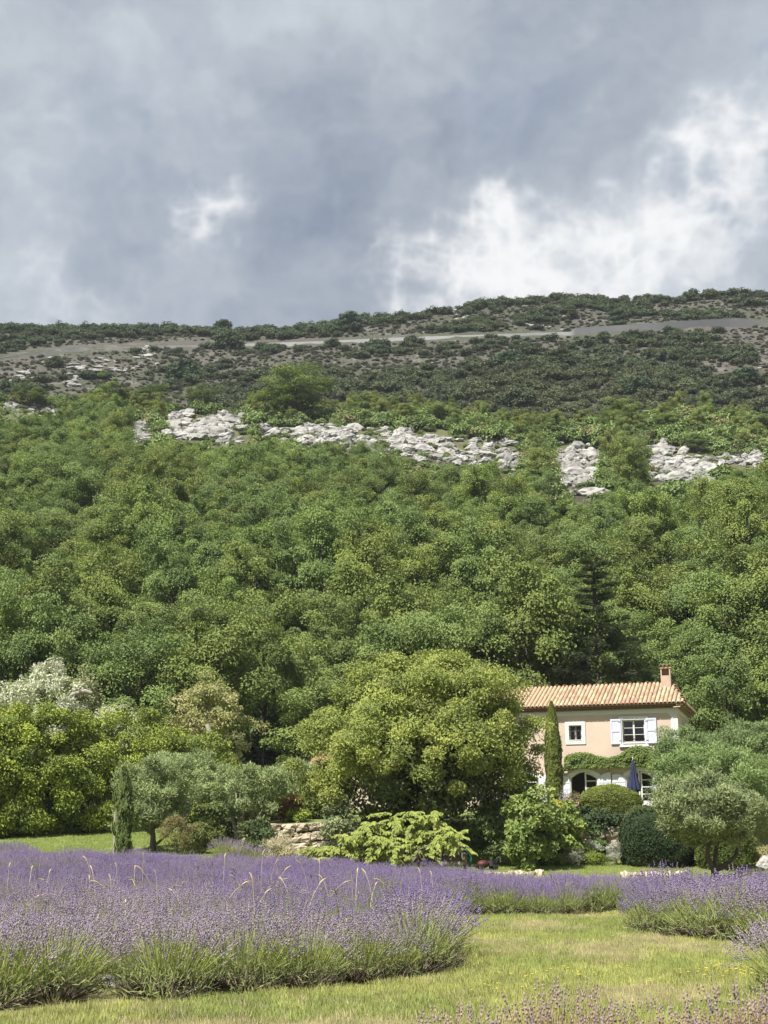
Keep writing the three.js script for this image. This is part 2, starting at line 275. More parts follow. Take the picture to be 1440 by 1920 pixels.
const SCATTER = [[1235, 925, 1440, 978, 0.1, 26, 1.0], [110, 758, 240, 775, 0.05, 20, 1.1], [950, 830, 1040, 900, 0.1, 20, 0.9], [1130, 880, 1210, 915, 0, 12, 0.9]];
const rockBlocked = (px, py, m = 10) => OUTCROPS.some((o) => px > o[0] - m && px < o[2] + m && py > o[1] - m + 2 + (px - (o[0] + o[2]) / 2) * o[4] * 0.6 && py < o[3] + m * 0.4 + (px - (o[0] + o[2]) / 2) * o[4] * 0.6);
const trees = [];
{
  const r = R(5); let row = 0;
  for (let D = 86; D < 268; D += 3.75) {
    row++;
    for (let x = -(D * 0.29 + 8); x < D * 0.29 + 8; x += D > 138 ? 3.4 : 4.3) {
      const X = x + (row % 2) * 2.1 + (r() - 0.5) * 2.4, DD = D + (r() - 0.5) * 2.6, c0 = crestD(X);
      const sk = r(), kk = r(), mm = r();
      if (DD > c0 + 9) continue;
      if (X > 4 && X < 19 && DD < 92) continue;                                 // the house and its yard
      const near = sst(c0 - 50, c0 - 22, DD);
      let s = lerp(lerp(0.92, 1.22, sk), lerp(0.36, 0.68, sk), near);
      if (DD < 100) s = lerp(0.95, 1.3, sk); s *= lerp(1, 0.78, sst(130, 160, DD)) * lerp(0.8, 1.2, noise(X * 0.11, DD * 0.11, 9));
      const y = H(X, DD), P = V(X, y, -DD), top = toPix(V(X, y + 8.6 * s, -DD)), mid = toPix(V(X, y + 5.5 * s, -DD)), wpx = 2.0 * s / DD * FPX;
      const bl = () => { for (const f of [0.5, 2.5, 4.5, 6.5, 8.2]) { const q = toPix(V(X, y + f * s, -DD)); for (const e of [-0.75, 0, 0.75]) if (rockBlocked(q[0] + e * wpx, q[1], -3)) return true; } return false; };
      if (DD > 105 && bl()) { s *= 0.5; if (sk > 0.7 || bl()) continue; }
      if (near > 0.6 && kk < 0.24) continue;
      trees.push({ x: X, y: y - 0.25 * s, D: DD, s, sv: V(s * lerp(0.85, 1.2, kk), s * lerp(0.78, 1.3, hash(row, Math.round(x * 10), 7)), s), ry: kk * 6.28, k: Math.floor(mm * 7), m: Math.floor(sk * 4.99), near });
    }
  }
  trees.sort((a, b) => a.D - b.D);
}
const FRONT = 96;                                                               // trees of the forest's lower face stand alone, the rest is the wood behind
const protoOak = [];
const frontLabels = {};
trees.slice(0, FRONT).forEach((t, i) => {
  const q = toPix(V(t.x, t.y + 5 * t.s, -t.D)), side = q[0] < 330 ? 'above the laurels' : q[0] < 600 ? 'above the clipped olive' : q[0] < 980 ? 'behind the big pale green tree' : q[0] < 1290 ? 'behind the house' : 'above the right-hand olives';
  const size = t.s > 1.12 ? 'tall' : t.s > 1.02 ? 'mid-sized' : 'smaller', hue = ['plain-green', 'dark-green', 'bright-green', 'cool-green', 'warm-green'][t.m];
  const o = new THREE.Group(); o.name = numbered('oak_tree'); scene.add(o);
  part(o, 'trunk', oakTrunks[t.k], barkDark); part(o, 'crown', oakCrowns[t.k], oakMats[t.m]);
  o.position.set(t.x, t.y, -t.D); o.rotation.y = t.ry; o.scale.copy(t.sv);
  const dist = t.D < 94 ? 'at the foot' : t.D < 101 ? 'second rank' : 'higher up';
  tag(o, `${size} ${hue} oak from the west, ${dist} ${side}`, 'tree', `oaks of the lower forest ${side}`); (frontLabels[o.userData.label] ??= []).push([q[0], o]);
});
const ORD = ['first', 'second', 'third', 'fourth', 'fifth', 'sixth', 'seventh', 'eighth', 'ninth', 'tenth', 'eleventh', 'twelfth', 'thirteenth', 'fourteenth', 'fifteenth', 'sixteenth', 'seventeenth', 'eighteenth', 'nineteenth', 'twentieth'];
for (const [l, list] of Object.entries(frontLabels)) list.sort((a, b) => a[0] - b[0]).forEach(([, o], i) => { o.userData.label = list.length > 1 ? `${ORD[i]} ${l}` : l.replace(' from the west,', ''); });
function instances(name, geo, mat, list, parent) {
  const m = shadowed(new THREE.InstancedMesh(geo, mat, list.length)), M = new THREE.Matrix4(), q = new THREE.Quaternion(), e = new THREE.Euler(), col = new THREE.Color();
  list.forEach((t, i) => { M.compose(t.p ?? V(t.x, t.y, -t.D), q.setFromEuler(e.set(t.rx ?? 0, t.ry ?? 0, t.rz ?? 0)), t.sv ?? V(t.s, t.s, t.s)); m.setMatrixAt(i, M); if (t.c) m.setColorAt(i, col.setRGB(...t.c)); });
  m.name = name; parent.add(m); return m;
}
function stuff(name, label) { const g = new THREE.Group(); g.name = numbered(name); g.userData = { kind: 'stuff', label }; scene.add(g); return g; }
{
  const g = stuff('forest', 'dense sunlit oak wood covering the slope up to the white rocks'), rest = trees.slice(FRONT), white = leafMat();
  for (let k = 0; k < 7; k++) {
    const list = rest.filter((t) => t.k === k).map((t) => { const h = noise(t.x * 0.06, t.D * 0.06, 3), b = [[1, 1, 1], [0.88, 0.94, 0.88], [1.1, 1.12, 0.9], [0.95, 1.02, 1.02], [1.06, 1.0, 0.75]][t.m], f = lerp(0.9, 1.12, h); return { ...t, c: [b[0] * f * lerp(1, 1.12, t.near), b[1] * f * lerp(1, 1.03, t.near), b[2] * f] }; });
    instances('crown', oakCrowns[k], white, list, g); instances('trunk', oakTrunks[k], barkDark, list, g);
  }
}
// ------------------------------------------------------------------ limestone
function rockGeo(seed, detail = 3, amp = 0.35) {
  let g = new THREE.IcosahedronGeometry(1, detail); g.deleteAttribute('uv'); g.deleteAttribute('normal'); g = mergeVertices(g, 1e-4);
  const p = g.attributes.position, v = V(), col = [], r = R(seed);
  const cuts = []; for (let i = 0; i < 11; i++) cuts.push([sph(r, V()).clone(), 0.5 + r() * 0.32]);
  for (let i = 0; i < p.count; i++) {
    v.fromBufferAttribute(p, i); let k = 1 + (fbm(v.x * 1.4 + seed, v.y * 1.8, v.z * 1.4, 3) - 0.5) * amp * 2; v.multiplyScalar(k);
    for (const [n, d] of cuts) { const s = v.dot(n) - d; if (s > 0) v.addScaledVector(n, -s * 0.8); }
    const seam = Math.abs(((v.y * 3.1 + fbm(v.x * 2, v.z * 2, seed, 2)) % 1 + 1) % 1 - 0.5); if (seam < 0.12) v.multiplyScalar(0.86); v.multiplyScalar(1 + (fbm(v.x * 5 + seed, v.y * 7, v.z * 5, 3) - 0.5) * 0.22);
    p.setXYZ(i, v.x, v.y, v.z); const st = sst(0.48, 0.7, fbm(v.x * 3 + 9, v.y * 2, v.z * 3 + seed, 4)), w = lerp(0.98, 0.42, st); col.push(w, w * 0.985, w * 0.95);
  }
  g.setAttribute('color', new THREE.Float32BufferAttribute(col, 3)); g.computeVertexNormals(); return g;
}
const rocks = []; for (let k = 0; k < 6; k++) rocks.push(rockGeo(40 + k, 3));
const rockMat = (t) => { const m = new THREE.MeshStandardMaterial({ vertexColors: true, roughness: 0.95, flatShading: true }); m.color.setRGB(t, t * 0.985, t * 0.955); return m; };
const rockMats = [rockMat(0.32), rockMat(0.235), rockMat(0.37)];
const rockShade = [rockMat(0.45), rockMat(0.38)];
function rockField(box, parent, r, mats, from) {
  const [x0, y0, x1, y1, sl, n, big] = box; let made = 0;
  for (let tries = 0; made < n * 1.6 && tries < n * 8; tries++) {
    const px = lerp(x0, x1, r()), band = (r() + r()) / 2, py = lerp(y0, y1, band) + (px - (x0 + x1) / 2) * sl * 0.6;
    if (fbm(px * 0.03 + 3, py * 0.05, 1, 3) < 0.40) continue;
    const p = hit(px, py, 140, 300, 0.4); if (!p) continue;
    const s = big * lerp(0.2, 0.66, Math.pow(r(), 2.0));
    const m = shadowed(new THREE.Mesh(rocks[Math.floor(r() * 6)], mats[Math.floor(r() * mats.length)])); m.name = 'boulder';
    m.scale.set(s * lerp(0.85, 1.8, r()), s * lerp(0.55, 1.2, r()), s * lerp(0.8, 1.3, r())); m.rotation.set((r() - 0.5) * 0.4, (r() - 0.5) * 0.9 + (r() < 0.5 ? 3.14 : 0), (r() - 0.5) * 0.3);
    m.position.copy(p).sub(parent.position); m.position.y += s * 0.12; parent.add(m); made++;
  }
}
OUTCROPS.forEach((o, i) => { const c = hit((o[0] + o[2]) / 2, (o[1] + o[3]) / 2, 130, 300, 0.5), g = thing('rock_outcrop', o[7], 'rocks', [c.x, c.y, c.z], 0, 'white limestone ledges across the hill'); rockField(o, g, R(60 + i), rockMats, 180); });
SCATTER.forEach((o, i) => { const c = hit((o[0] + o[2]) / 2, (o[1] + o[3]) / 2, 130, 300, 0.5); const g = thing('scattered_rocks', ['loose white rocks among the dark bushes under the eastern outcrop', 'loose white rocks along the scrub on the western crest', 'loose white rocks beside the thin white pole', 'loose white rocks between the stacked column and the rounded outcrop'][i], 'rocks', [c.x, c.y, c.z]); rockField(o, g, R(80 + i), rockMats, 180); });

// ------------------------------------------------------------------ scrub of the upper hill
const SCR1 = [0.105, 0.15, 0.062], SCR2 = [0.155, 0.2, 0.09];
const scrub = []; for (let k = 0; k < 5; k++) scrub.push(crown({ seed: 300 + k, clumps: 16, R: [0.8, 0.55, 0.8], cy: 0.5, cr: [0.25, 0.5], leaves: 42, len: 0.26, wid: 0.15, c1: SCR1, c2: SCR2, rough: 0.6, cut: -0.2, floor: -0.1 }).geo());
const scrubMats = [leafMat([1, 1, 1], 0.2), leafMat([0.8, 0.95, 0.95], 0.2), leafMat([1.25, 1.1, 0.95], 0.2)];
{
  const r = R(77), lists = [[], [], [], [], []], dry = [[], [], [], [], []];
  for (let D = 262; D < 462; D += 1.55) for (let x = -(D * 0.285 + 4); x < D * 0.285 + 4; x += 1.9) {
    const X = x + (r() - 0.5) * 3.4, DD = D + (r() - 0.5) * 3.2, c0 = crestD(X), a = r(), b = r(), k = Math.floor(r() * 5), c = r();
    if (DD < c0 + 6) continue;
    const y = H(X, DD), q = toPix(V(X, y, -DD)), px = q[0], py = q[1];
    const road = roadY(px); if (Math.abs(py - road) < 7 || (py > road && py < road + 8)) continue;
    let dens = sst(0.4, 0.62, fbm(X * 0.06 + 4, DD * 0.07, 5, 5));
    const green = sst(690, 720, py) * sst(330, 450, px) + sst(660, 690, py) * sst(850, 900, px) * sst(1350, 1150, px) * 0.6;   // the greener belt half way up
    const bare = sst(345, 250, px) * sst(655, 675, py) * sst(735, 715, py);
    dens = clamp(dens * 0.85 + green * 0.5 - bare * 0.55 + (DD > 443 ? 0.4 : 0) - (py < road - 4 && DD < 443 ? 0.12 : 0) - (py > road && py < road + 50 ? 0.42 : 0));
    if (a < dens) { const s = lerp(0.6, 2.3, Math.pow(b, 2.2)) * (DD > 438 ? 1.1 : 1); const g = lerp(0.8, 1.12, c); lists[k].push({ x: X, y, D: DD, sv: V(s * lerp(0.9, 1.5, c), s * lerp(0.75, 1.1, a), s), ry: b * 40, c: [g * lerp(1, 1.1, green), g, g] }); }
    else if (a < 0.93) { const s = lerp(0.2, 0.75, b * b); dry[k].push({ x: X, y: y - 0.05, D: DD, sv: V(s * 1.2, s * lerp(0.6, 1.1, c), s * 1.2), ry: b * 40, c: a < 0.5 ? [1.1, 0.9, 1.15] : [1.45, 1.02, 1.5] }); }
  }
  const g = stuff('scrubland', 'dark evergreen scrub spread over the shaded upper hill'), g2 = stuff('dry_heath', 'low brown and grey heath between the scrub on the upper hill'), m = leafMat([1, 1, 1], 0.2);
  for (let k = 0; k < 5; k++) { instances('foliage', scrub[k], m, lists[k], g); instances('foliage', scrub[(k + 2) % 5], m, dry[k], g2); }
}
function roadY(px) { return table([[-200, 690], [0, 671], [60, 662], [130, 655], [240, 650], [340, 647], [465, 646], [600, 642], [720, 636], [900, 630], [1080, 624], [1250, 616], [1440, 605], [1700, 590]], px); }
// notable bushes and small trees of the upper hill: [px, py of foot, width in px, height factor, label]
const BUSHES = [
  [425, 655, 62, 0.62, 'broad dark rounded bush breaking the line of the hill road'], [1157, 612, 34, 1.1, 'tall dark bush just above the pale eastern end of the road'], [1180, 640, 46, 0.5, 'flat dark bush below the road in front of its grey wall'],
  [770, 645, 26, 0.7, 'small dark bush at the road below the middle of the ridge'], [622, 652, 32, 0.6, 'small dark bush under the road west of the ridge dip'], [1120, 625, 0, 0, ''],
  [405, 612, 40, 0.7, 'dark domed bush alone on the western skyline'], [652, 622, 54, 0.8, 'dense dark bush mass at the foot of the rising skyline'], [1063, 628, 18, 0.8, 'little bush on the edge of the road wall'],
  [950, 690, 70, 0.5, 'wide green bush in the greener belt of the upper hill'], [1045, 690, 60, 0.7, 'dark green bush low in the belt under the eastern road'], [1190, 745, 70, 0.6, 'mid green bush near the bottom of the shaded hill'], [960, 770, 80, 0.55, 'spreading green bush at the shaded foot of the upper hill'], [340, 712, 70, 0.6, 'dark green bush beside the grey western rock slab'], [100, 690, 40, 0.6, 'bush between the western rock slabs'], [1395, 720, 50, 0.7, 'dark bush at the eastern side of the shaded hill'],
];
BUSHES.forEach((b, i) => {
  if (!b[2]) return; const p = hit(b[0], b[1], 290, 470, 0.8) ?? onGround(b[0], RIDGE_D); const w = b[2] / FPX * -p.z;
  const t = thing('bush', b[4], 'bush', [p.x, p.y, p.z]), hh = w * b[3] * 0.85, s = Math.min(w / 4.4, hh * 0.62);
  for (let k = 0; k < 9; k++) { const m = part(t, 'foliage', scrub[(i + k) % 5], scrubMats[i % 2]), u = (k % 3) - 1, v = Math.floor(k / 3); m.scale.set(s * 1.25, s * 0.95, s * 1.25); m.position.set(u * w * 0.3 * (1 - v * 0.22) + (k % 2) * 0.2 * s, (hh - s * 1.05) * v * 0.5, ((k * 7) % 3 - 1) * w * 0.16); m.rotation.y = i + k * 2; }
  part(t, 'stem', tube([V(0, -0.3, 0), V(0, 0.4, 0)], [0.1, 0.05], 5), barkDark);
});
// trees on the bright crest
const CREST = [[555, 790, 130, 'broad rounded lone oak standing highest on the sunlit crest'], [285, 778, 66, 'rounded oak on the crest above the stepped ledge'], [210, 775, 70, 'bright oak on the western crest'], [505, 785, 60, 'small oak leaning on the lone oak of the crest'], [1170, 815, 74, 'bright oak on the crest west of the rounded outcrop'], [1250, 818, 56, 'pale bright bush above the rounded outcrop'], [1432, 822, 60, 'dark green oak at the eastern end of the crest'], [1303, 850, 44, 'dark bush perched on the rounded outcrop'], [690, 790, 60, 'low bright oak above the longest ledge'], [830, 800, 56, 'low olive-green scrub oak on the crest east of the longest ledge'], [1150, 985, 62, 'dark holm oak under the stacked limestone column'], [1395, 960, 84, 'dark round holm oak among the lowest rocks'], [1172, 930, 52, 'holm oak between the stacked column and the rounded outcrop'], [60, 768, 60, 'bright oak over the western ledge'], [375, 775, 60, 'yellow-green oak on the crest above the big stepped ledge'], [760, 800, 50, 'small bright oak over the gap in the ledges']];
CREST.forEach((b, i) => {
  const p = hit(b[0], b[1], 130, 300, 0.5); const w = b[2] / FPX * -p.z, s = w / 4.6, t = thing('oak_tree', b[3], 'tree', [p.x, p.y - 0.3, p.z], i * 1.3);
  const dark = /dark|holm/.test(b[3]); part(t, 'trunk', oakTrunks[i % 7], barkDark); part(t, 'crown', oakCrowns[i % 7], dark ? oakMats[1] : oakMats[2]); t.scale.set(s, s * (i === 0 ? 0.46 : 0.52), s);
});
// pale rock slabs in the shade, west of the road, and under the skyline
[[[20, 690, 100, 720, -0.5, 26, 2.6], 'grey rock slabs in cloud shade at the western edge of the upper hill'], [[130, 665, 300, 705, -0.25, 60, 2.4], 'long grey limestone pavement in cloud shade below the western road'], [[815, 584, 900, 600, 0, 16, 2.2], 'grey rocks just under the middle of the skyline'], [[950, 580, 1060, 615, 0.2, 30, 1.5], 'scattered grey rocks between skyline and road'], [[1330, 655, 1440, 700, 0, 24, 1.1], 'small pale rocks on the bare eastern slope'], [[560, 655, 1000, 700, 0, 50, 0.7], 'small pale stones strewn over the brown slope under the road']].forEach(([b, label], i) => {
  const c = hit((b[0] + b[2]) / 2, (b[1] + b[3]) / 2, 290, 480, 0.8), g = thing('rock_slabs', label, 'rocks', [c.x, c.y, c.z]), r = R(140 + i); let made = 0;
  for (let k = 0; k < b[5] * 2 && made < b[5]; k++) { const px = lerp(b[0], b[2], r()), py = lerp(b[1], b[3], r()) + (px - (b[0] + b[2]) / 2) * b[4]; if (fbm(px * 0.03, py * 0.06, 2, 3) < 0.43) continue; const p = hit(px, py, 290, 480, 0.8); if (!p) continue; const s = b[6] * lerp(0.35, 1, r() * r()); const m = shadowed(new THREE.Mesh(rocks[k % 6], rockShade[k % 2])); m.name = 'rock_slab'; m.scale.set(s * 1.3, s * 0.45, s); m.rotation.set(0.3, r() * 6, 0); m.position.copy(p).sub(g.position); g.add(m); made++; }
});
// the hill road: a narrow ledge with a pale roadside wall, sunk into the slope
{
  const road = [], wallT = []; let prev = null; const pos = [], idx = [], wp = [], wi = [], wc = [];
  let n = 0;
  const raw = []; for (let px = -120; px <= 1560; px += 10) { const p = hit(px, roadY(px) + 3, 290, 470, 0.3); raw.push([px, -p.z]); }
  const even = (i) => { let s = 0, k = 0; for (let j = Math.max(0, i - 9); j <= Math.min(raw.length - 1, i + 9); j++) { s += raw[j][1]; k++; } return s / k; };
  for (let i = 0; i < raw.length; i++) {
    const px = raw[i][0], p = at(px, roadY(px) + 3, even(i));
    const h = px < 140 ? 0.35 : px < 460 ? 0.4 : px < 1080 ? 0.85 : lerp(1.7, 2.2, sst(1080, 1300, px)) * sst(1445, 1380, px) + 0.3;
    pos.push(p.x, p.y + h - 0.1, p.z, p.x, p.y + h - 0.1, p.z - 5); wp.push(p.x, p.y - 3, p.z + 0.05, p.x, p.y + h, p.z + 0.05, p.x, p.y + h, p.z - 0.3, p.x, p.y - 3, p.z - 0.3);
    if (n) { const a = (n - 1) * 2; idx.push(a, a + 2, a + 1, a + 1, a + 2, a + 3); const w = (n - 1) * 4; for (let j = 0; j < 3; j++) wi.push(w + j, w + 4 + j, w + j + 1, w + j + 1, w + 4 + j, w + 5 + j); } n++; for (let j = 0; j < 4; j++) { const v = (px < 1080 ? 0.40 : 0.20) * lerp(0.94, 1.06, noise(px * 0.3, j, 3)); wc.push(v, v, v * 0.99); }
  }
  const g = new THREE.BufferGeometry(); g.setAttribute('position', new THREE.Float32BufferAttribute(pos, 3)); g.setIndex(idx); g.computeVertexNormals(); structure('road', g, plain([0.22, 0.21, 0.2], 0.95));
  const g2 = new THREE.BufferGeometry(); g2.setAttribute('position', new THREE.Float32BufferAttribute(wp, 3)); g2.setAttribute('color', new THREE.Float32BufferAttribute(wc, 3)); g2.setIndex(wi); g2.computeVertexNormals();
  const m = shadowed(new THREE.Mesh(g2, new THREE.MeshStandardMaterial({ vertexColors: true, roughness: 0.95, flatShading: true }))); m.name = 'roadside_wall'; scene.add(m); tag(m, 'low pale grey wall along the road that climbs across the upper hill', 'wall');
}
// the bare tree and the windswept pine on the skyline, and the poles by the crest
{
  const b = onGround(1104, 450), bt = thing('bare_tree', 'leafless grey tree alone on the skyline', 'tree', [b.x, b.y, b.z]); const r = R(8), gs = [], tw = [];
  gs.push(tube([V(0, -0.3, 0), V(0.05, 0.9, 0), V(0, 1.8, 0.1)], [0.12, 0.1, 0.06], 6));
  for (let k = 0; k < 26; k++) { const a = k * 2.4, u = lerp(0.7, 1.8, r()), l = lerp(1.1, 2.0, r()); const e = V(Math.cos(a) * l, u + lerp(0.3, 1.1, r()), Math.sin(a) * l), m = V(Math.cos(a) * l * 0.5, u + 0.35, Math.sin(a) * l * 0.5); tw.push(tube([V(0, u, 0), m, e], [0.05, 0.045, 0.02], 4)); tw.push(tube([m, m.clone().add(V(r() - 0.5, 0.8, r() - 0.5))], [0.04, 0.015], 4)); }
  part(bt, 'trunk', mergeGeometries(gs), barkGrey); part(bt, 'branches', mergeGeometries(tw), barkGrey);
  const q = onGround(1358, 450), pt = thing('pine_tree', 'small dark windswept pine standing out on the eastern skyline', 'tree', [q.x, q.y, q.z]);
  part(pt, 'trunk', tube([V(0, -0.3, 0), V(0.15, 1.6, 0), V(-0.1, 3.1, 0)], [0.14, 0.11, 0.05], 6), barkDark);
  part(pt, 'crown', crown({ seed: 91, clumps: 9, R: [1.4, 0.9, 1.2], cy: 2.6, cr: [0.35, 0.6], leaves: 70, len: 0.3, wid: 0.12, c1: SCR1, c2: SCR2, rough: 1, cut: -0.6 }).geo(), scrubMats[1]);
  [[1004, 806, 37, 0.11, 'thin white pole standing above the scrub by the sloping ledge'], [990, 806, 15, 0.09, 'shorter grey post just west of the thin white pole']].forEach(([px, py, hpx, rad, label]) => { const p = hit(px, py, 130, 300, 0.4), h = hpx / FPX * -p.z, t = thing('pole', label, 'pole', [p.x, p.y, p.z]); part(t, 'shaft', tube([V(0, -0.5, 0), V(0.05, h * 0.5, 0), V(0.02, h, 0)], [rad, rad, rad * 0.8], 8), barkPale); part(t, 'cap', new THREE.CylinderGeometry(rad * 1.2, rad * 1.2, 0.12, 8).translate(0.02, h, 0), barkPale); });
}

// ------------------------------------------------------------------ the house
const HY = 16 * Math.PI / 180, CORNER = at(1268.7, 1325, 78), HG = H(CORNER.x - 4, 79) - 0.05, EAVE = CORNER.y - HG;   // right front corner; heights in the house's own axes
const house = thing('house', 'pink stuccoed two-storey country house with tiled roof and white shutters', 'house', [CORNER.x, HG, CORNER.z], -HY);
const toHouse = (x, y, z) => V(x, y, z).applyAxisAngle(V(0, 1, 0), -HY).add(house.position);
const stucco = new THREE.MeshStandardMaterial({ map: stuccoMap, bumpMap: fineMap, bumpScale: 0.006, roughness: 0.95 }); stucco.color.setRGB(0.61, 0.485, 0.395);
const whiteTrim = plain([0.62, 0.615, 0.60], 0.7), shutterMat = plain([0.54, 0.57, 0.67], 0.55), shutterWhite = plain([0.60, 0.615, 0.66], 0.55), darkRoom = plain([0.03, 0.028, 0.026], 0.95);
const paneMat = new THREE.MeshPhysicalMaterial({ color: 0xffffff, transmission: 1, thickness: 0, roughness: 0.02, ior: 1.5 }), ironMat = plain([0.03, 0.03, 0.035], 0.5, { metalness: 0.6 });
const B = (x0, x1, y0, y1, z0, z1) => { const g = new THREE.BoxGeometry(Math.abs(x1 - x0), Math.abs(y1 - y0), Math.abs(z1 - z0)); g.translate((x0 + x1) / 2, (y0 + y1) / 2, (z0 + z1) / 2); return g; };
const M1 = (gs) => mergeGeometries(gs.map((g) => (g.index ? g.toNonIndexed() : g)).map((g) => { g.deleteAttribute('uv1'); return g; }));
const HL = 12.2, HD = 7.0, WT = 0.32;
const archPath = (p, cx, w, y0, y1, rise) => { p.moveTo(cx - w / 2, y0); p.lineTo(cx + w / 2, y0); p.lineTo(cx + w / 2, y1 - rise); p.quadraticCurveTo(cx + w / 4, y1, cx, y1); p.quadraticCurveTo(cx - w / 4, y1, cx - w / 2, y1 - rise); p.closePath(); };
const rectPath = (p, x0, x1, y0, y1) => { p.moveTo(x0, y0); p.lineTo(x1, y0); p.lineTo(x1, y1); p.lineTo(x0, y1); p.closePath(); };
const DOORS = [[-5.15, 1.42, 0.05, EAVE - 3.36, 0.32], [-2.15, 1.42, 0.05, EAVE - 3.36, 0.32], [-8.35, 1.42, 0.05, EAVE - 3.36, 0.32]], WIN = [-2.36, 1.2, EAVE - 1.83, EAVE - 0.63], SMALL = [-5.52, 0.7, EAVE - 1.66, EAVE - 0.83], SMALL2 = [-8.9, 0.7, EAVE - 1.66, EAVE - 0.83];
{
  const s = new THREE.Shape(); rectPath(s, -HL, 0, -1.2, EAVE);
  for (const d of DOORS) { const h = new THREE.Path(); archPath(h, ...d); s.holes.push(h); }
  for (const w of [WIN, SMALL, SMALL2]) { const h = new THREE.Path(); rectPath(h, w[0] - w[1] / 2, w[0] + w[1] / 2, w[2], w[3]); s.holes.push(h); }
  const front = new THREE.ExtrudeGeometry(s, { depth: WT, bevelEnabled: false, curveSegments: 10 }); front.translate(0, 0, -WT);
  const side = new THREE.Shape(); rectPath(side, 0, HD - WT, -1.2, EAVE); { const h = new THREE.Path(); rectPath(h, 3.6, 4.6, EAVE - 1.9, EAVE - 0.65); side.holes.push(h); }
  const sg = new THREE.ExtrudeGeometry(side, { depth: WT, bevelEnabled: false }); sg.rotateY(Math.PI / 2); sg.translate(-WT, 0, -WT);
  part(house, 'wall', M1([front, sg, B(-HL, 0, -1.2, EAVE, -HD, -HD + WT), B(-HL, -HL + WT, -1.2, EAVE, -HD + WT, -WT)]), stucco);
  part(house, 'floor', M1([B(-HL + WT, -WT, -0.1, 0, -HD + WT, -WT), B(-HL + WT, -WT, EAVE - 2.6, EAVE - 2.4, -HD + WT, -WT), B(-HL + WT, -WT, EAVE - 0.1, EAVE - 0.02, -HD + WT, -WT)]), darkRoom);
  // white cornice and corner pilaster with a rounded inner corner
  const c = new THREE.Shape(); c.moveTo(-HL, EAVE); c.lineTo(0.03, EAVE); c.lineTo(0.03, -1.2); c.lineTo(-0.34, -1.2); c.lineTo(-0.34, EAVE - 0.62); c.quadraticCurveTo(-0.34, EAVE - 0.31, -0.65, EAVE - 0.31); c.lineTo(-HL, EAVE - 0.31); c.closePath();
  const cg = new THREE.ExtrudeGeometry(c, { depth: 0.035, bevelEnabled: false }); cg.translate(0, 0, 0.003);
  part(house, 'cornice', M1([cg, B(0.003, 0.036, EAVE - 0.31, EAVE, -HD - 0.03, 0), B(0.003, 0.036, -1.2, EAVE - 0.311, -HD - 0.03, -HD + 0.4)]), whiteTrim);
}
function windowAt(w, grille, cols, rows) {
  const [cx, wd, y0, y1] = w, x0 = cx - wd / 2, x1 = cx + wd / 2, f = part(house, 'window', M1([B(x0, x0 + 0.06, y0, y1, -0.2, -0.12), B(x1 - 0.06, x1, y0, y1, -0.2, -0.12), B(x0 + 0.06, x1 - 0.06, y0, y0 + 0.06, -0.2, -0.12), B(x0 + 0.06, x1 - 0.06, y1 - 0.06, y1, -0.2, -0.12), B(cx - 0.045, cx + 0.045, y0 + 0.06, y1 - 0.06, -0.2, -0.115)]), whiteTrim);
  const gw = (wd - 0.12) / 2; 
  for (const sx of [-1, 1]) for (let j = 0; j < rows; j++) { const a = sx < 0 ? x0 + 0.06 : cx + 0.045, b = sx < 0 ? cx - 0.045 : x1 - 0.06, h = (y1 - y0 - 0.12) / rows, p = part(f, 'pane', B(a + 0.012, b - 0.012, y0 + 0.06 + j * h + 0.012, y0 + 0.06 + (j + 1) * h - 0.012, -0.165, -0.158), paneMat); }
  const bars = []; for (let j = 1; j < rows; j++) { const y = y0 + 0.06 + j * (y1 - y0 - 0.12) / rows; bars.push(B(x0 + 0.06, cx - 0.045, y - 0.014, y + 0.014, -0.18, -0.145), B(cx + 0.045, x1 - 0.06, y - 0.014, y + 0.014, -0.18, -0.145)); } part(f, 'glazing_bar', M1(bars), whiteTrim);
  if (grille) { const g = []; for (let k = 1; k < 6; k++) { const x = lerp(x0, x1, k / 6); g.push(B(x - 0.012, x + 0.012, y0, y1, -0.06, -0.036)); } for (const t of [0.35, 0.72]) g.push(B(x0, x1, lerp(y0, y1, t) - 0.012, lerp(y0, y1, t) + 0.012, -0.075, -0.0605)); part(f, 'iron_grille', M1(g), ironMat); }
  return f;
}
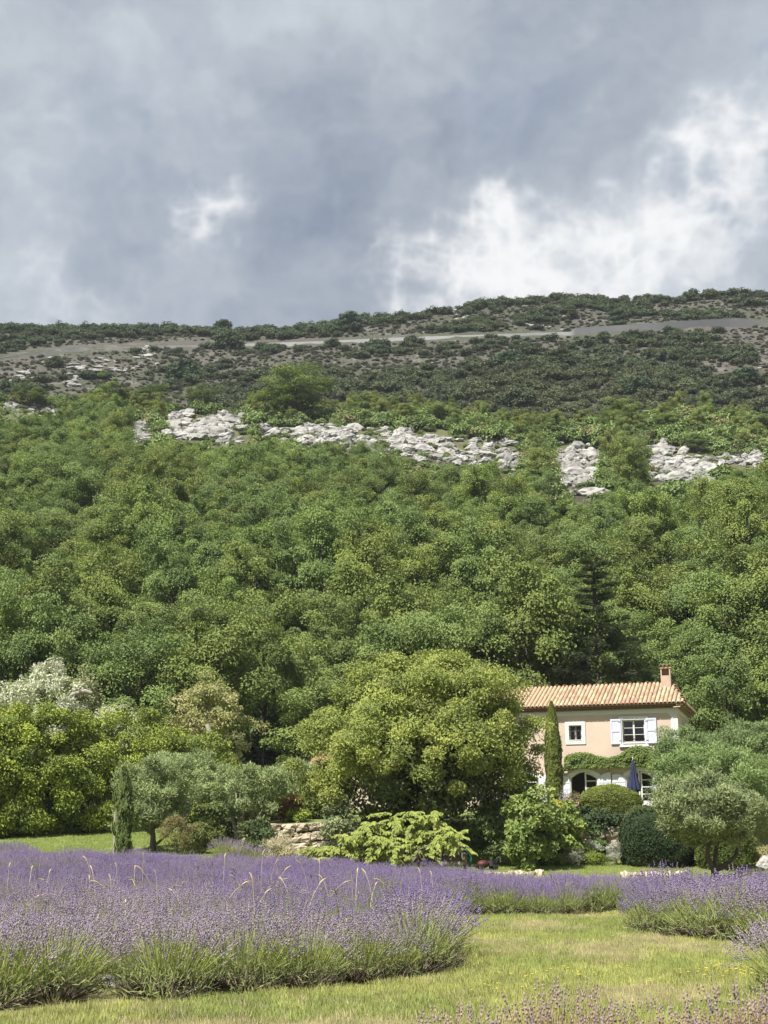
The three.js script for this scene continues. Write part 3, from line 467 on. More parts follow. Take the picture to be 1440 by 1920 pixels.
{
  const f = windowAt(WIN, false, 2, 3), [cx, wd, y0, y1] = WIN;
  part(f, 'lintel', B(cx - 0.78, cx + 0.78, y1 + 0.002, y1 + 0.2, 0.002, 0.05), whiteTrim);
  part(f, 'sill', M1([B(cx - 0.76, cx + 0.76, y0 - 0.2, y0 - 0.075, 0.002, 0.07), B(cx - 0.8, cx + 0.8, y0 - 0.245, y0 - 0.2, 0.002, 0.12), B(cx - 0.598, cx + 0.598, y0 - 0.074, y0 - 0.002, -0.25, 0.1)]), whiteTrim);
  const rail = []; for (let k = 0; k < 11; k++) { const x = lerp(cx - 0.55, cx + 0.55, k / 10); rail.push(B(x - 0.01, x + 0.01, y0, y0 + 0.32, -0.03, -0.01)); } rail.push(B(cx - 0.6, cx + 0.6, y0 + 0.32, y0 + 0.345, -0.035, -0.005)); part(f, 'iron_rail', M1(rail), ironMat);
  part(f, 'surround', M1([B(cx - 0.66, cx - 0.6, y0 - 0.07, y1, 0.002, 0.03), B(cx + 0.6, cx + 0.66, y0 - 0.07, y1, 0.002, 0.03)]), whiteTrim);
  for (const s of [-1, 1]) {                                                      // panelled shutters thrown open on the wall
    const a = cx + s * 0.665, b = cx + s * 1.235, x0 = Math.min(a, b), x1 = Math.max(a, b), Y0 = y0 - 0.08, Y1 = y1 + 0.07, ym = lerp(Y0, Y1, 0.52), sh = part(house, 'shutter', M1([B(x0, x0 + 0.09, Y0, Y1, 0.04, 0.085), B(x1 - 0.09, x1, Y0, Y1, 0.04, 0.085), B(x0 + 0.09, x1 - 0.09, Y0, Y0 + 0.1, 0.04, 0.085), B(x0 + 0.09, x1 - 0.09, Y1 - 0.1, Y1, 0.04, 0.085), B(x0 + 0.09, x1 - 0.09, ym - 0.05, ym + 0.05, 0.04, 0.085)]), shutterMat);
    part(sh, 'panel', B(x0 + 0.09, x1 - 0.09, Y0 + 0.1, ym - 0.05, 0.045, 0.062), shutterMat); part(sh, 'panel', B(x0 + 0.09, x1 - 0.09, ym + 0.05, Y1 - 0.1, 0.045, 0.062), shutterMat);
    part(sh, 'hinge', M1([B(a - s * 0.01, a + s * 0.12, Y0 + 0.15, Y0 + 0.18, 0.086, 0.094), B(a - s * 0.01, a + s * 0.12, Y1 - 0.18, Y1 - 0.15, 0.086, 0.094)]), ironMat);
  }
  for (const S of [SMALL, SMALL2]) {
    const g = windowAt(S, true, 2, 3), [sx, sw, sy0, sy1] = S, x0 = sx - sw / 2, x1 = sx + sw / 2;
    part(g, 'surround', M1([B(x0 - 0.2, x0, sy0 - 0.2, sy1 + 0.2, 0.002, 0.045), B(x1, x1 + 0.2, sy0 - 0.2, sy1 + 0.2, 0.002, 0.045), B(x0, x1, sy1, sy1 + 0.2, 0.002, 0.045), B(x0, x1, sy0 - 0.2, sy0, 0.002, 0.045)]), whiteTrim);
    part(g, 'sill', B(x0 + 0.002, x1 - 0.002, sy0 + 0.002, sy0 + 0.05, -0.11, 0.06), whiteTrim);
  }
  // side window with its white shutter
  part(house, 'window', M1([B(-0.2, -0.14, EAVE - 1.9, EAVE - 0.65, -4.0, -3.93), B(-0.2, -0.14, EAVE - 1.9, EAVE - 0.65, -4.9, -4.83), B(-0.2, -0.14, EAVE - 1.3, EAVE - 1.25, -4.83, -4.0)]), whiteTrim);
  part(house, 'shutter', B(0.03, 0.08, EAVE - 1.95, EAVE - 0.6, -5.5, -4.95), shutterMat); part(house, 'shutter', B(0.03, 0.08, EAVE - 1.95, EAVE - 0.6, -3.85, -3.3), shutterMat);
}
DOORS.forEach(([cx, w, y0, y1, rise], i) => {
  const ring = new THREE.Shape(); archPath(ring, cx, w + 0.4, y0, y1 + 0.2, rise + 0.03); const hole = new THREE.Path(); archPath(hole, cx, w - 0.002, y0 - 0.3, y1, rise); ring.holes.push(hole);
  const s2 = new THREE.Shape(); { const p = s2, W = w + 0.4, Y = y1 + 0.2, rs = rise + 0.03; p.moveTo(cx - W / 2, y0); p.lineTo(cx - W / 2, Y - rs); p.quadraticCurveTo(cx - W / 4, Y, cx, Y); p.quadraticCurveTo(cx + W / 4, Y, cx + W / 2, Y - rs); p.lineTo(cx + W / 2, y0); p.lineTo(cx + w / 2, y0); p.lineTo(cx + w / 2, y1 - rise); p.quadraticCurveTo(cx + w / 4, y1, cx, y1); p.quadraticCurveTo(cx - w / 4, y1, cx - w / 2, y1 - rise); p.lineTo(cx - w / 2, y0); p.closePath(); }
  const g = new THREE.ExtrudeGeometry(s2, { depth: 0.05, bevelEnabled: false, curveSegments: 10 }); g.translate(0, 0, 0.002);
  const f = part(house, 'french_window', g, whiteTrim), leaf = new THREE.Shape(), X0 = cx + 0.02, X1 = cx + w / 2 - 0.01;   // right leaf shut, left leaf open
  const yTop = (x) => y1 - rise * Math.pow(Math.abs(x - cx) / (w / 2), 2) - 0.01;
  const halves = i === 0 ? [[X0, X1]] : [[X0, X1], [cx - w / 2 + 0.01, cx - 0.02]];
  for (const [a, b] of halves) {
    const lf = new THREE.Shape(); lf.moveTo(a, y0); lf.lineTo(b, y0); for (let k = 0; k <= 6; k++) { const x = lerp(b, a, k / 6); lf.lineTo(x, yTop(x)); } lf.closePath();
    const n = 4, gaps = []; for (let k = 0; k < n; k++) { const h0 = lerp(y0 + 0.25, y1 - 0.1, k / n) + 0.025, hole = new THREE.Path(), ia = a + 0.08, ib = b - 0.08; hole.moveTo(ia, h0); if (k < n - 1) { const h1 = lerp(y0 + 0.25, y1 - 0.1, (k + 1) / n) - 0.025; hole.lineTo(ib, h0); hole.lineTo(ib, h1); hole.lineTo(ia, h1); } else { hole.lineTo(ib, h0); for (let j = 0; j <= 5; j++) { const x = lerp(ib, ia, j / 5); hole.lineTo(x, yTop(x) - 0.09); } } hole.closePath(); lf.holes.push(hole); }
    const lg = new THREE.ExtrudeGeometry(lf, { depth: 0.05, bevelEnabled: false }); lg.translate(0, 0, -0.2); part(f, 'door_leaf', lg, whiteTrim);
    part(f, 'pane', B(a + 0.07, b - 0.07, y0 + 0.25, y1 - rise, -0.178, -0.172), paneMat);
  }
  // arched shutters folded back on either side
  for (const s of [-1, 1]) {
    const a = cx + s * (w / 2 + 0.055), b = a + s * 0.7, sh = new THREE.Shape(), Yi = y1 - 0.02, Yo = y1 - rise - 0.02;
    sh.moveTo(a, y0 + 0.03); sh.lineTo(b, y0 + 0.03); sh.lineTo(b, s < 0 ? Yi - 0.16 : Yi); sh.quadraticCurveTo(lerp(a, b, 0.5), Yi, a, Yo); sh.closePath();
    const gg = new THREE.ExtrudeGeometry(sh, { depth: 0.04, bevelEnabled: false, curveSegments: 8 }); gg.translate(0, 0, 0.06);
    const m = part(house, 'shutter', gg, shutterWhite); for (const y of [0.4, 0.5 * (y1 - y0), Yo - y0 - 0.25]) part(m, 'batten', B(a + s * 0.04, b - s * 0.04, y0 + y, y0 + y + 0.09, 0.101, 0.118), shutterWhite);
  }
});
// roof: sloping decks, a row of tile ends under the eave, and loose rows of rounded tiles
{
  const OV = 0.46, RISE = 1.42, half = HD / 2, run = half + OV, yE = EAVE + 0.17, yR = yE + RISE, inset = 0.45, terracotta = plain([0.29, 0.175, 0.115], 0.9);
  const quad = (a, b, c, d, th = 0.06) => { const n = V().crossVectors(b.clone().sub(a), d.clone().sub(a)).normalize().multiplyScalar(-th), P = [a, b, c, d], Q = P.map((p) => p.clone().add(n)), f = []; const push = (...v) => v.forEach((p) => f.push(p.x, p.y, p.z)); push(a, b, c, a, c, d); push(Q[0], Q[2], Q[1], Q[0], Q[3], Q[2]); for (let i = 0; i < 4; i++) { const j = (i + 1) % 4; push(P[i], Q[i], Q[j], P[i], Q[j], P[j]); } const g = new THREE.BufferGeometry(); g.setAttribute('position', new THREE.Float32BufferAttribute(f, 3)); g.computeVertexNormals(); return g; };
  const fr = V(OV, yE, OV), fl = V(-HL - OV, yE, OV), rr = V(-inset, yR, -half), rl = V(-HL - OV, yR, -half), br = V(OV, yE, -HD - OV), bl = V(-HL - OV, yE, -HD - OV);
  const roof = part(house, 'roof', mergeGeometries([quad(fl, fr, rr, rl), quad(br, bl, rl, rr), quad(fr, br, rr.clone().add(V(0.001, 0, -0.01)), rr)]), terracotta);
  const tileG = (() => { const pos = [], idx = [], n = 7, L = 0.50, c = (r, z, y) => { for (let j = 0; j < n; j++) { const a = Math.PI * j / (n - 1); pos.push(-Math.cos(a) * r, Math.sin(a) * r * 0.85 + y, z); } }; c(0.105, 0, 0.02); c(0.085, -L, 0.0); c(0.09, 0, 0.017); c(0.07, -L, -0.003); for (let j = 0; j < n - 1; j++) { idx.push(j, j + 1, n + j, j + 1, n + j + 1, n + j); idx.push(2 * n + j, 3 * n + j, 2 * n + j + 1, 2 * n + j + 1, 3 * n + j, 3 * n + j + 1); idx.push(j, 2 * n + j, j + 1, j + 1, 2 * n + j, 2 * n + j + 1); } const g = new THREE.BufferGeometry(); g.setAttribute('position', new THREE.Float32BufferAttribute(pos, 3)); g.setIndex(idx); g.computeVertexNormals(); return g; })();
  const mats = [[0.43, 0.325, 0.20], [0.41, 0.29, 0.18], [0.36, 0.24, 0.15], [0.46, 0.36, 0.23], [0.33, 0.25, 0.17], [0.46, 0.36, 0.225], [0.36, 0.205, 0.13]].map((c) => plain(c, 0.88));
  const r = R(19), ang = Math.atan2(RISE, run), slope = Math.hypot(RISE, run), rows = 10, pitch = 0.225, rest = []; let made = 0;
  for (let cI = 0; cI * pitch < HL + OV; cI++) for (let k = 0; k < rows; k++) {
    const x = OV - 0.12 - cI * pitch, s = k * (slope - 0.12) / rows - 0.07, xl = OV - (k + 0.6) / rows * (inset + OV); if (x > xl + 0.02) continue;
    const y = yE + s * Math.sin(ang) + 0.012, z = OV - s * Math.cos(ang), m = mats[Math.floor(r() * 7)], jx = (r() - 0.5) * 0.018, ja = (r() - 0.5) * 0.05;
    if (made < 300 && x > -8.4 && !(k < 0)) { const t = part(roof, 'tile', tileG, m); t.position.set(x + jx, y, z); t.rotation.set(ang + 0.11, ja, 0, 'YXZ'); made++; } else { const g = tileG.clone(); g.rotateX(ang + 0.11); g.translate(x + jx, y, z); rest.push(g); }
  }
  const rp = part(roof, 'tiles', mergeGeometries(rest), mats[1]); rp.userData.kind = 'stuff';
  // hip tiles down the right edge, ridge caps, and tile ends on the side eave
  const line = (a, b, n, name, mat, sc = 1.35) => { const d = b.clone().sub(a), len = d.length(); for (let k = 0; k < n; k++) { const t = part(roof, name, tileG, mat ?? mats[Math.floor(r() * 7)]), p = a.clone().addScaledVector(d, k / n); t.position.copy(p); t.position.y += 0.04; t.scale.set(sc, sc, len / n / 0.44); t.lookAt(p.clone().sub(d)); } };
  line(fr, rr, 8, 'hip_tile', mats[3]); line(rr, rl, 26, 'ridge_tile', null, 1.2);
  { const hn = []; for (let k = 0; k < 26; k++) { const z = -k * 0.3 + OV - 0.15; if (z < -HD - OV) break; const t = part(roof, 'eave_tile', tileG, mats[Math.floor(r() * 7)]); t.position.set(OV + 0.03, yE - 0.01, z); t.rotation.y = Math.PI / 2; t.scale.set(1.25, 1, 0.35); } }
  const ge = [], gq = tileG.clone(); gq.scale(1, 0.9, 0.75); for (let x = OV - 0.15; x > -HL - OV; x -= pitch) { const g = gq.clone(); g.rotateX(0.06); g.translate(x, yE - 0.13, OV - 0.09); ge.push(g); const g2 = gq.clone(); g2.translate(x + 0.11, yE - 0.235, OV - 0.23); ge.push(g2); }
  for (let z = OV - 0.1; z > -HD - OV; z -= pitch) { const g = gq.clone(); g.rotateY(Math.PI / 2); g.translate(OV - 0.09, yE - 0.13, z); ge.push(g); const g2 = gq.clone(); g2.rotateY(Math.PI / 2); g2.translate(OV - 0.23, yE - 0.235, z); ge.push(g2); }
  part(house, 'eave_course', mergeGeometries(ge), mats[4]).userData.kind = 'stuff';
  part(house, 'soffit', M1([B(-HL - 0.4, OV - 0.12, yE - 0.135, yE - 0.1, 0.002, OV - 0.12), B(-HL - 0.4, OV - 0.25, yE - 0.24, yE - 0.2, 0.002, OV - 0.25), B(0.04, OV - 0.12, yE - 0.135, yE - 0.1, -HD - 0.3, 0), B(0.04, OV - 0.25, yE - 0.24, yE - 0.2, -HD - 0.3, 0)]), terracotta);
  // chimney with a little tiled hood
  const cx = -0.72, cz = -2.75, cy = yE + (OV - cz) / run * RISE, ch = part(house, 'chimney', M1([B(cx - 0.27, cx + 0.27, cy - 0.5, cy + 0.62, cz - 0.3, cz + 0.3), B(cx - 0.27, cx - 0.2, cy + 0.62, cy + 1.02, cz - 0.3, cz + 0.3), B(cx + 0.2, cx + 0.27, cy + 0.62, cy + 1.02, cz - 0.3, cz + 0.3), B(cx - 0.2, cx + 0.2, cy + 0.62, cy + 1.02, cz - 0.3, cz - 0.2)]), (() => { const m = stucco.clone(); m.color.setRGB(0.57, 0.42, 0.32); return m; })());
  part(ch, 'cap', B(cx - 0.33, cx + 0.33, cy + 1.02, cy + 1.09, cz - 0.34, cz + 0.34), mats[3]);
  for (let k = 0; k < 3; k++) { const t = part(ch, 'cap_tile', tileG, mats[3]); t.position.set(cx - 0.23 + k * 0.23, cy + 1.1, cz + 0.42); t.scale.set(1.1, 1.3, 1.6); t.rotation.x = 0.08; }
}
// low wing behind the big tree
{
  const w = thing('annex', 'low pink wing with red roof glimpsed through the big pale green tree', 'house', at(735, 1470, 76).toArray().map((v, i) => (i === 1 ? H(0, 76) : v)), -HY);
  part(w, 'wall', M1([B(-4.2, 4.6, -1, 2.5, -4, 0), B(-4.25, -1.5, 2.5, 3.1, -4, -2)]), stucco);
  const rg = B(-4.5, 4.7, 0, 0.08, -2.6, 0.4); rg.rotateX(0.34); rg.translate(0, 2.45, 0); part(w, 'roof', rg, plain([0.28, 0.15, 0.10], 0.9));
  part(w, 'door', B(-0.4, 0.4, 0, 2.05, 0.003, 0.05), shutterWhite); part(w, 'shutter', B(1.5, 2.2, 0.4, 1.8, 0.003, 0.05), shutterWhite);
  part(w, 'shutter', B(2.6, 3.2, 0.3, 1.8, 0.003, 0.05), shutterWhite);
}
// creeper over the garden doors
{
  const L = new Leaves(), r = R(31), p = V(), n = V(), t = V(), e = V();
  for (let k = 0; k < 7600; k++) {
    const x = lerp(-6.5, -1.0, r()), top = EAVE - 2.45 + 0.16 * Math.sin(x * 2.1) + 0.26 * sst(-3.4, -2.2, x) + (r() - 0.5) * 0.1, bot = EAVE - 3.1 + 0.03 * sst(0.5, 0.1, Math.abs(x + 5.15) - 0.3) + 0.05 * sst(0.5, 0.1, Math.abs(x + 2.15) - 0.3) - 0.35 * sst(-6.0, -6.4, x), y = lerp(bot, top, r());
    if (x < -6.1 && y > EAVE - 3.05) continue; if (x < -5.9 && r() < 0.3) continue;
    p.set(x, y, 0.1 + 0.34 * Math.sqrt(r()) * (0.7 + 0.5 * noise(x * 3, y * 3, 1))); n.set((r() - 0.5) * 1.2, 0.5 + (r() - 0.5), 0.9).normalize(); e.set(r() - 0.5, -0.8, 0.3); leafFrame(r, n, t, e); L.add(p, n, t, 0.14 * lerp(0.7, 1.2, r()), 0.12, tone(r, [0.10, 0.16, 0.02], [0.19, 0.25, 0.04]));
  }
  const c = thing('creeper', 'thick green creeper trained along the wall over the garden doors', 'climbing plant', house.position.toArray(), -HY); part(c, 'foliage', L.geo(), leafMat());
  part(c, 'stem', tube([V(-6.35, 0, 0.1), V(-6.3, EAVE - 3.3, 0.12), V(-5, EAVE - 3.0, 0.1), V(-1.2, EAVE - 2.8, 0.1)], [0.05, 0.045, 0.03, 0.015], 6), barkDark);
}
// furled parasol
{
  const p = toHouse(-2.3, 0, 1.6), t = thing('parasol', 'furled navy blue parasol standing before the garden doors', 'parasol', [p.x, HG, p.z]), h = 2.42;
  const g = new THREE.BufferGeometry(), pos = [], idx = [], n = 32, rows = [[0.02, h], [0.05, h - 0.06], [0.1, h - 0.3], [0.13, h - 0.55], [0.16, h - 0.85], [0.22, h - 1.15], [0.29, h - 1.4], [0.28, h - 1.6]];
  rows.forEach(([rad, y], i) => { for (let j = 0; j < n; j++) { const a = j / n * 6.2832, k = rad * (1 + 0.3 * Math.sin(a * 8 + i * 0.25) * sst(0, 3, i)); pos.push(Math.cos(a) * k, y + (i === rows.length - 1 ? 0.06 * Math.sin(a * 8) : 0), Math.sin(a) * k); if (i) { const A = (i - 1) * n + j, C = (i - 1) * n + (j + 1) % n; idx.push(A, C, A + n, C, C + n, A + n); } } });
  g.setAttribute('position', new THREE.Float32BufferAttribute(pos, 3)); g.setIndex(idx); g.computeVertexNormals(); part(t, 'canopy', g, plain([0.014, 0.02, 0.065], 0.8, { side: THREE.DoubleSide }));
  part(t, 'pole', new THREE.CylinderGeometry(0.024, 0.024, h + 0.08, 10).translate(0, h / 2 + 0.04, 0), plain([0.5, 0.48, 0.45], 0.5)); part(t, 'finial', new THREE.SphereGeometry(0.04, 10, 8).translate(0, h + 0.1, 0), plain([0.6, 0.6, 0.58], 0.5)); part(t, 'base', new THREE.CylinderGeometry(0.28, 0.3, 0.1, 20).translate(0, 0.05, 0), plain([0.3, 0.3, 0.3], 0.9));
}

// ------------------------------------------------------------------ garden trees and shrubs
// plant at pixel column px and distance D; sizes in metres are worked out from pixel heights
const mPer = (D) => D / FPX * 0.985;
function tree(name, label, category, px, D, parts, group, turn = 0) {
  const p = onGround(px, D), t = thing(name, label, category, [p.x, p.y, p.z], turn, group);
  for (const [n, g, m] of parts) part(t, n, g, m);
  return t;
}
const hAt = (py, px, D) => { const p = at(px, py, D), g = H(p.x, D); return p.y - g; };      // height over the ground of a pixel row
// the big pale green tree in the middle
{
  const D = 59, px = 787, hT = hAt(1222, px, D), w = 4.75, L = new Leaves();
  const C1 = [0.19, 0.245, 0.036], C2 = [0.38, 0.42, 0.085];
  crown({ seed: 501, clumps: 300, R: [w * 0.93, hT * 0.40, 4.4], cy: hT * 0.555, cr: [0.35, 0.85], leaves: 400, len: 0.12, wid: 0.064, c1: C1, c2: C2, rough: 0.75, inner: 0.62, cut: -0.62, up: 0.35, mess: 0.9, clumpTone: 0.3 }, L);
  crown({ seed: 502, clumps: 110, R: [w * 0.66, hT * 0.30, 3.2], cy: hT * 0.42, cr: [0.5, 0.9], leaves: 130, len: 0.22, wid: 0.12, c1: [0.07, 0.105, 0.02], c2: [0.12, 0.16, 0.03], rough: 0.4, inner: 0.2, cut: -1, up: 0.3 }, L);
  for (const [dx, y, rr] of [[1.15, 0.90, 0.9], [-0.8, 0.86, 0.8], [0.2, 0.84, 0.9], [-2.4, 0.74, 1.0], [3.0, 0.70, 1.0], [-3.6, 0.6, 0.9], [3.7, 0.5, 0.8], [4.0, 0.4, 0.9], [3.9, 0.28, 0.9], [-3.8, 0.36, 0.9], [3.2, 0.2, 0.9], [1.9, 0.80, 0.8]]) { const q = new Leaves(); crown({ seed: 520 + Math.round(dx * 9), clumps: 16, R: [rr, rr * 0.9, rr], cy: hT * y, cr: [0.3, 0.55], leaves: 250, len: 0.12, wid: 0.062, c1: C1, c2: C2, rough: 0.6, mess: 0.9, up: 0.4 }, q); for (let i = 0; i < q.p.length; i += 3) q.p[i] += dx; const k = L.p.length / 3; for (const v of q.p) L.p.push(v); for (const v of q.c) L.c.push(v); for (const v of q.i) L.i.push(v + k); }
  const t = tree('broadleaf_tree', 'very large round pale yellow-green tree in front of the house', 'tree', px, D, [['trunk', trunkGeo(71, hT * 0.75, 0.3, 11, 3.6, 0.05, 0.12), barkDark], ['crown', L.geo(), leafMat([1, 1, 1], 0.34)]]);
}
// laurels on the left
const LAU1 = [0.145, 0.205, 0.018], LAU2 = [0.32, 0.38, 0.036], laurelMat = leafMat([1, 1, 1], 0.25, 0.75);
const laurel = (seed, w, h, d, n = 120) => crown({ seed, clumps: n, R: [w, h * 0.5, d], cy: h * 0.5, cr: [0.35, 0.65], leaves: 190, len: 0.14, wid: 0.072, c1: LAU1, c2: LAU2, rough: 0.35, inner: 0.7, cut: -1, up: 0.3, mess: 0.85, droop: 0.3, floor: 0.0, shape: (v) => 1 / Math.pow(Math.pow(Math.abs(v.x), 4) + Math.pow(Math.abs(v.y), 4) + Math.pow(Math.abs(v.z), 4), 0.16), clumpTone: 0.35 }).geo();
[[8, 67, 1338, 1.7, 'tall yellow-green laurel hedge shrub at the western end of the lawn'], [85, 67.5, 1342, 1.8, 'tall yellow-green laurel behind the lawn, under the white-leaved tree'], [158, 68.5, 1372, 1.5, 'yellow-green laurel behind the slim cypress side of the lawn'], [268, 72, 1345, 1.6, 'bright laurel behind the round olive tree'], [372, 73, 1385, 1.5, 'lower laurel under the yellowish tree with the sawn stub'], [-60, 66, 1330, 1.6, 'laurel at the western edge of the view beside the other laurels']].forEach(([px, D, py, w, label], i) => {
  const h = hAt(py, px, D) + 0.2; tree('laurel', label, 'shrub', px, D, [['trunk', trunkGeo(600 + i, h * 0.8, 0.08, 5, 1.0), barkDark], ['crown', laurel(610 + i, w * 1.1, h, 1.5, i < 3 ? 150 : 110), laurelMat]], 'laurels beside the lawn');
});
// pale, half-pruned old trees rising behind the laurels
const PALE = [['white-leaved old tree behind the laurels at the forest edge', 74, 79, 1256, 2.6, [0.40, 0.43, 0.27], [0.62, 0.63, 0.46], []],
  ['pale green old tree with a bare sawn limb beside the white-leaved tree', 150, 79.5, 1258, 1.5, [0.27, 0.31, 0.12], [0.42, 0.43, 0.22], [[[118, 1330], [136, 1302], [160, 1296], [172, 1300]]]],
  ['low pale tree with a bare upright stump limb above the laurels', 222, 76, 1322, 1.7, [0.28, 0.33, 0.12], [0.46, 0.48, 0.26], [[[192, 1400], [212, 1385], [226, 1358], [236, 1346]]]],
  ['yellowish tree with a sawn-off stub behind the flat-topped olive', 388, 77, 1270, 2.2, [0.27, 0.29, 0.08], [0.42, 0.40, 0.17], [[[398, 1400], [393, 1372], [388, 1358]]]]];
PALE.forEach(([label, px, D, py, w, c1, c2, limbs], i) => {
  const h = hAt(py, px, D), t = tree('pruned_tree', label, 'tree', px, D, [['trunk', trunkGeo(650 + i, h * 0.8, 0.22, 5, 1.2), barkGrey], ['crown', crown({ seed: 660 + i, clumps: Math.round(44 * w), R: [w, h * 0.3, w * 0.9], cy: h * 0.68, cr: [0.28, 0.6], leaves: 120, len: 0.15, wid: 0.09, c1, c2, rough: 0.9, inner: 0.45, cut: -0.9, up: 0.4, mess: 0.9 }).geo(), leafMat([1, 1, 1], 0.3)]], 'old pruned trees behind the laurels');
  limbs.forEach((l, k) => { const path = l.map(([x, y]) => at(x, y, D - w * 0.95).sub(t.position)); part(t, 'sawn_limb', tube(path, path.map((_, j) => 0.15 * lerp(1, 0.7, j / path.length)), 8), barkPale); });
});
// olives: fine silvery leaves; parts of every one: trunk, crown
const OLI1 = [0.18, 0.24, 0.082], OLI2 = [0.34, 0.415, 0.165], oliveMat = leafMat([1, 1, 1], 0.25, 0.8);
function olive(label, px, D, top, bottom, w, seed, o = {}) {
  const hT = hAt(top, px, D), hB = hAt(bottom, px, D), R_ = (hT - hB) / 2, cy = (hT + hB) / 2;
  const g = crown({ seed, clumps: o.n ?? 100, R: [w * 0.92, R_ * 0.9, w * 0.85], cy, cr: [0.22, 0.46], leaves: o.leaves ?? 190, len: 0.15, wid: 0.036, c1: o.c1 ?? OLI1, c2: o.c2 ?? OLI2, rough: o.rough ?? 0.35, inner: 0.45, cut: -1, up: 0.3, out: 0.4, mess: 1, droop: 0.9, clumpTone: 0.25, shape: o.shape }).geo();
  return tree('olive_tree', label, 'tree', px, D, [['trunk', o.trunk ?? trunkGeo(seed + 1, cy * 0.95, 0.13, 6, w * 0.7, 0.14, 0.12), o.bark ?? barkOlive], ['crown', g, oliveMat]], 'olive trees of the garden');
}
const flat = (v) => 1 / Math.pow(Math.pow(Math.abs(v.x), 5) + Math.pow(Math.abs(v.y), 5) + Math.pow(Math.abs(v.z), 5), 0.16);
olive('round grey-green olive with a forked trunk beside the slim cypress', 288, 60, 1412, 1572, 1.78, 701, { n: 120 });
olive('flat-topped clipped olive with several pale stems above the purple clump', 455, 63, 1437, 1535, 2.2, 711, { n: 150, shape: flat, bark: barkPale, trunk: mergeGeometries([[-0.5, 0.1], [-0.18, -0.1], [0.05, 0.15], [0.42, 0], [0.75, 0.1]].map(([dx, dz], i) => tube([V(dx * 0.25, -0.2, dz), V(dx * 0.8, 0.8, dz), V(dx * 1.5, 1.5, dz * 2), V(dx * 1.8, 2.0, dz * 3)], [0.085, 0.07, 0.055, 0.03], 6))) });
olive('blue-green olive rising behind the round and the flat-topped olives', 345, 68, 1402, 1480, 1.6, 721);
olive('loose olive with a leaning trunk above the reddish shrub', 556, 66, 1425, 1520, 1.35, 731);
const frontTrunk = mergeGeometries([tube([V(0, -0.3, 0), V(0.02, 0.35, 0), V(-0.03, 0.62, 0.02)], [0.2, 0.14, 0.12], 9), tube([V(-0.03, 0.55, 0), V(-0.22, 0.95, 0.05), V(-0.2, 1.3, 0.1), V(-0.5, 1.9, 0.1)], [0.1, 0.085, 0.07, 0.04], 7), tube([V(0, 0.5, 0), V(0.35, 0.68, 0.1), V(0.75, 0.98, 0.05), V(1.0, 1.7, 0)], [0.1, 0.08, 0.065, 0.035], 7), tube([V(-0.02, 0.5, 0), V(0.12, 1.1, -0.15), V(0.35, 2.0, -0.2)], [0.08, 0.065, 0.035], 7), tube([V(-0.2, 1.2, 0.1), V(0.05, 1.9, 0.3), V(0.2, 2.6, 0.2)], [0.06, 0.05, 0.02], 6)]);
olive('nearest olive tree, dark twisted trunk standing in the lavender', 1332, 51, 1450, 1594, 2.08, 741, { n: 210, leaves: 230, c1: [0.16, 0.205, 0.075], c2: [0.31, 0.365, 0.155], trunk: frontTrunk, bark: barkDark });
olive('broad high olive behind the nearest olive', 1345, 60.5, 1392, 1540, 2.9, 751, { n: 210, c1: [0.15, 0.23, 0.06], c2: [0.27, 0.36, 0.115] });
olive('olive beside the right corner of the house', 1283, 67, 1362, 1450, 1.25, 761, { n: 70, c1: [0.14, 0.21, 0.065], c2: [0.25, 0.325, 0.12] });
olive('olive at the eastern edge of the garden behind the broad olive', 1415, 68, 1350, 1460, 1.9, 771, { n: 120, c1: [0.14, 0.21, 0.065], c2: [0.25, 0.325, 0.12] });
olive('olive against the forest between house corner and eastern olive', 1352, 69, 1372, 1460, 1.2, 781, { n: 70, c1: [0.14, 0.21, 0.065], c2: [0.25, 0.325, 0.12] });
// cypresses
function cypress(label, px, D, top, w, seed, loose, c1, c2) {
  const h = hAt(top, px, D), L = new Leaves(), r = R(seed), p = V(), n = V(), t = V(), e = V();
  const N = loose ? 9000 : 26000;
  for (let k = 0; k < N; k++) {
    const u = Math.pow(r(), 0.85), a = r() * 6.2832, prof = (loose ? 0.9 : 1) * Math.min(1, Math.pow((1 - u) * 2.6, 0.55)) * lerp(0.82, 1, sst(0, 0.25, u)) * (1 + (noise(Math.cos(a) * 2 + 5, Math.sin(a) * 2, u * (loose ? 9 : 14)) - 0.5) * (loose ? 0.9 : 0.3) + (loose ? 0 : (noise(Math.cos(a) * 6 + 5, Math.sin(a) * 6, u * 60) - 0.5) * 0.3)), rr = w * prof * (loose ? lerp(0.5, 1.05, r()) : lerp(0.86, 1.02, r()));
    p.set(Math.cos(a) * rr, u * h, Math.sin(a) * rr); n.set(Math.cos(a), 0.35, Math.sin(a)); sph(r, t); n.addScaledVector(t, 0.6).normalize(); e.set(Math.cos(a) * 0.4 + (r() - 0.5) * 0.4, 1, Math.sin(a) * 0.4 + (r() - 0.5) * 0.4); leafFrame(r, n, t, e); L.add(p, n, t, (loose ? 0.19 : 0.12) * lerp(0.6, 1.3, r()), loose ? 0.05 : 0.035, tone(r, c1, c2, 0.25));
  }
  return tree('cypress', label, 'tree', px, D, [['trunk', tube([V(0, -0.3, 0), V(0, h * 0.5, 0), V(0, h * 0.93, 0)], [w * (loose ? 0.14 : 0.5), w * (loose ? 0.1 : 0.55), 0.02], 8), barkDark], ['crown', L.geo(), leafMat([1, 1, 1], 0.15)]]);
}
cypress('tall dense pencil cypress standing against the front of the house', 1040, 71, 1318, 0.39, 801, false, [0.075, 0.105, 0.012], [0.19, 0.22, 0.032]);
cypress('slim loose cypress at the back edge of the lavender on the lawn', 232, 55, 1445, 0.36, 803, true, [0.085, 0.13, 0.028], [0.15, 0.2, 0.045]);
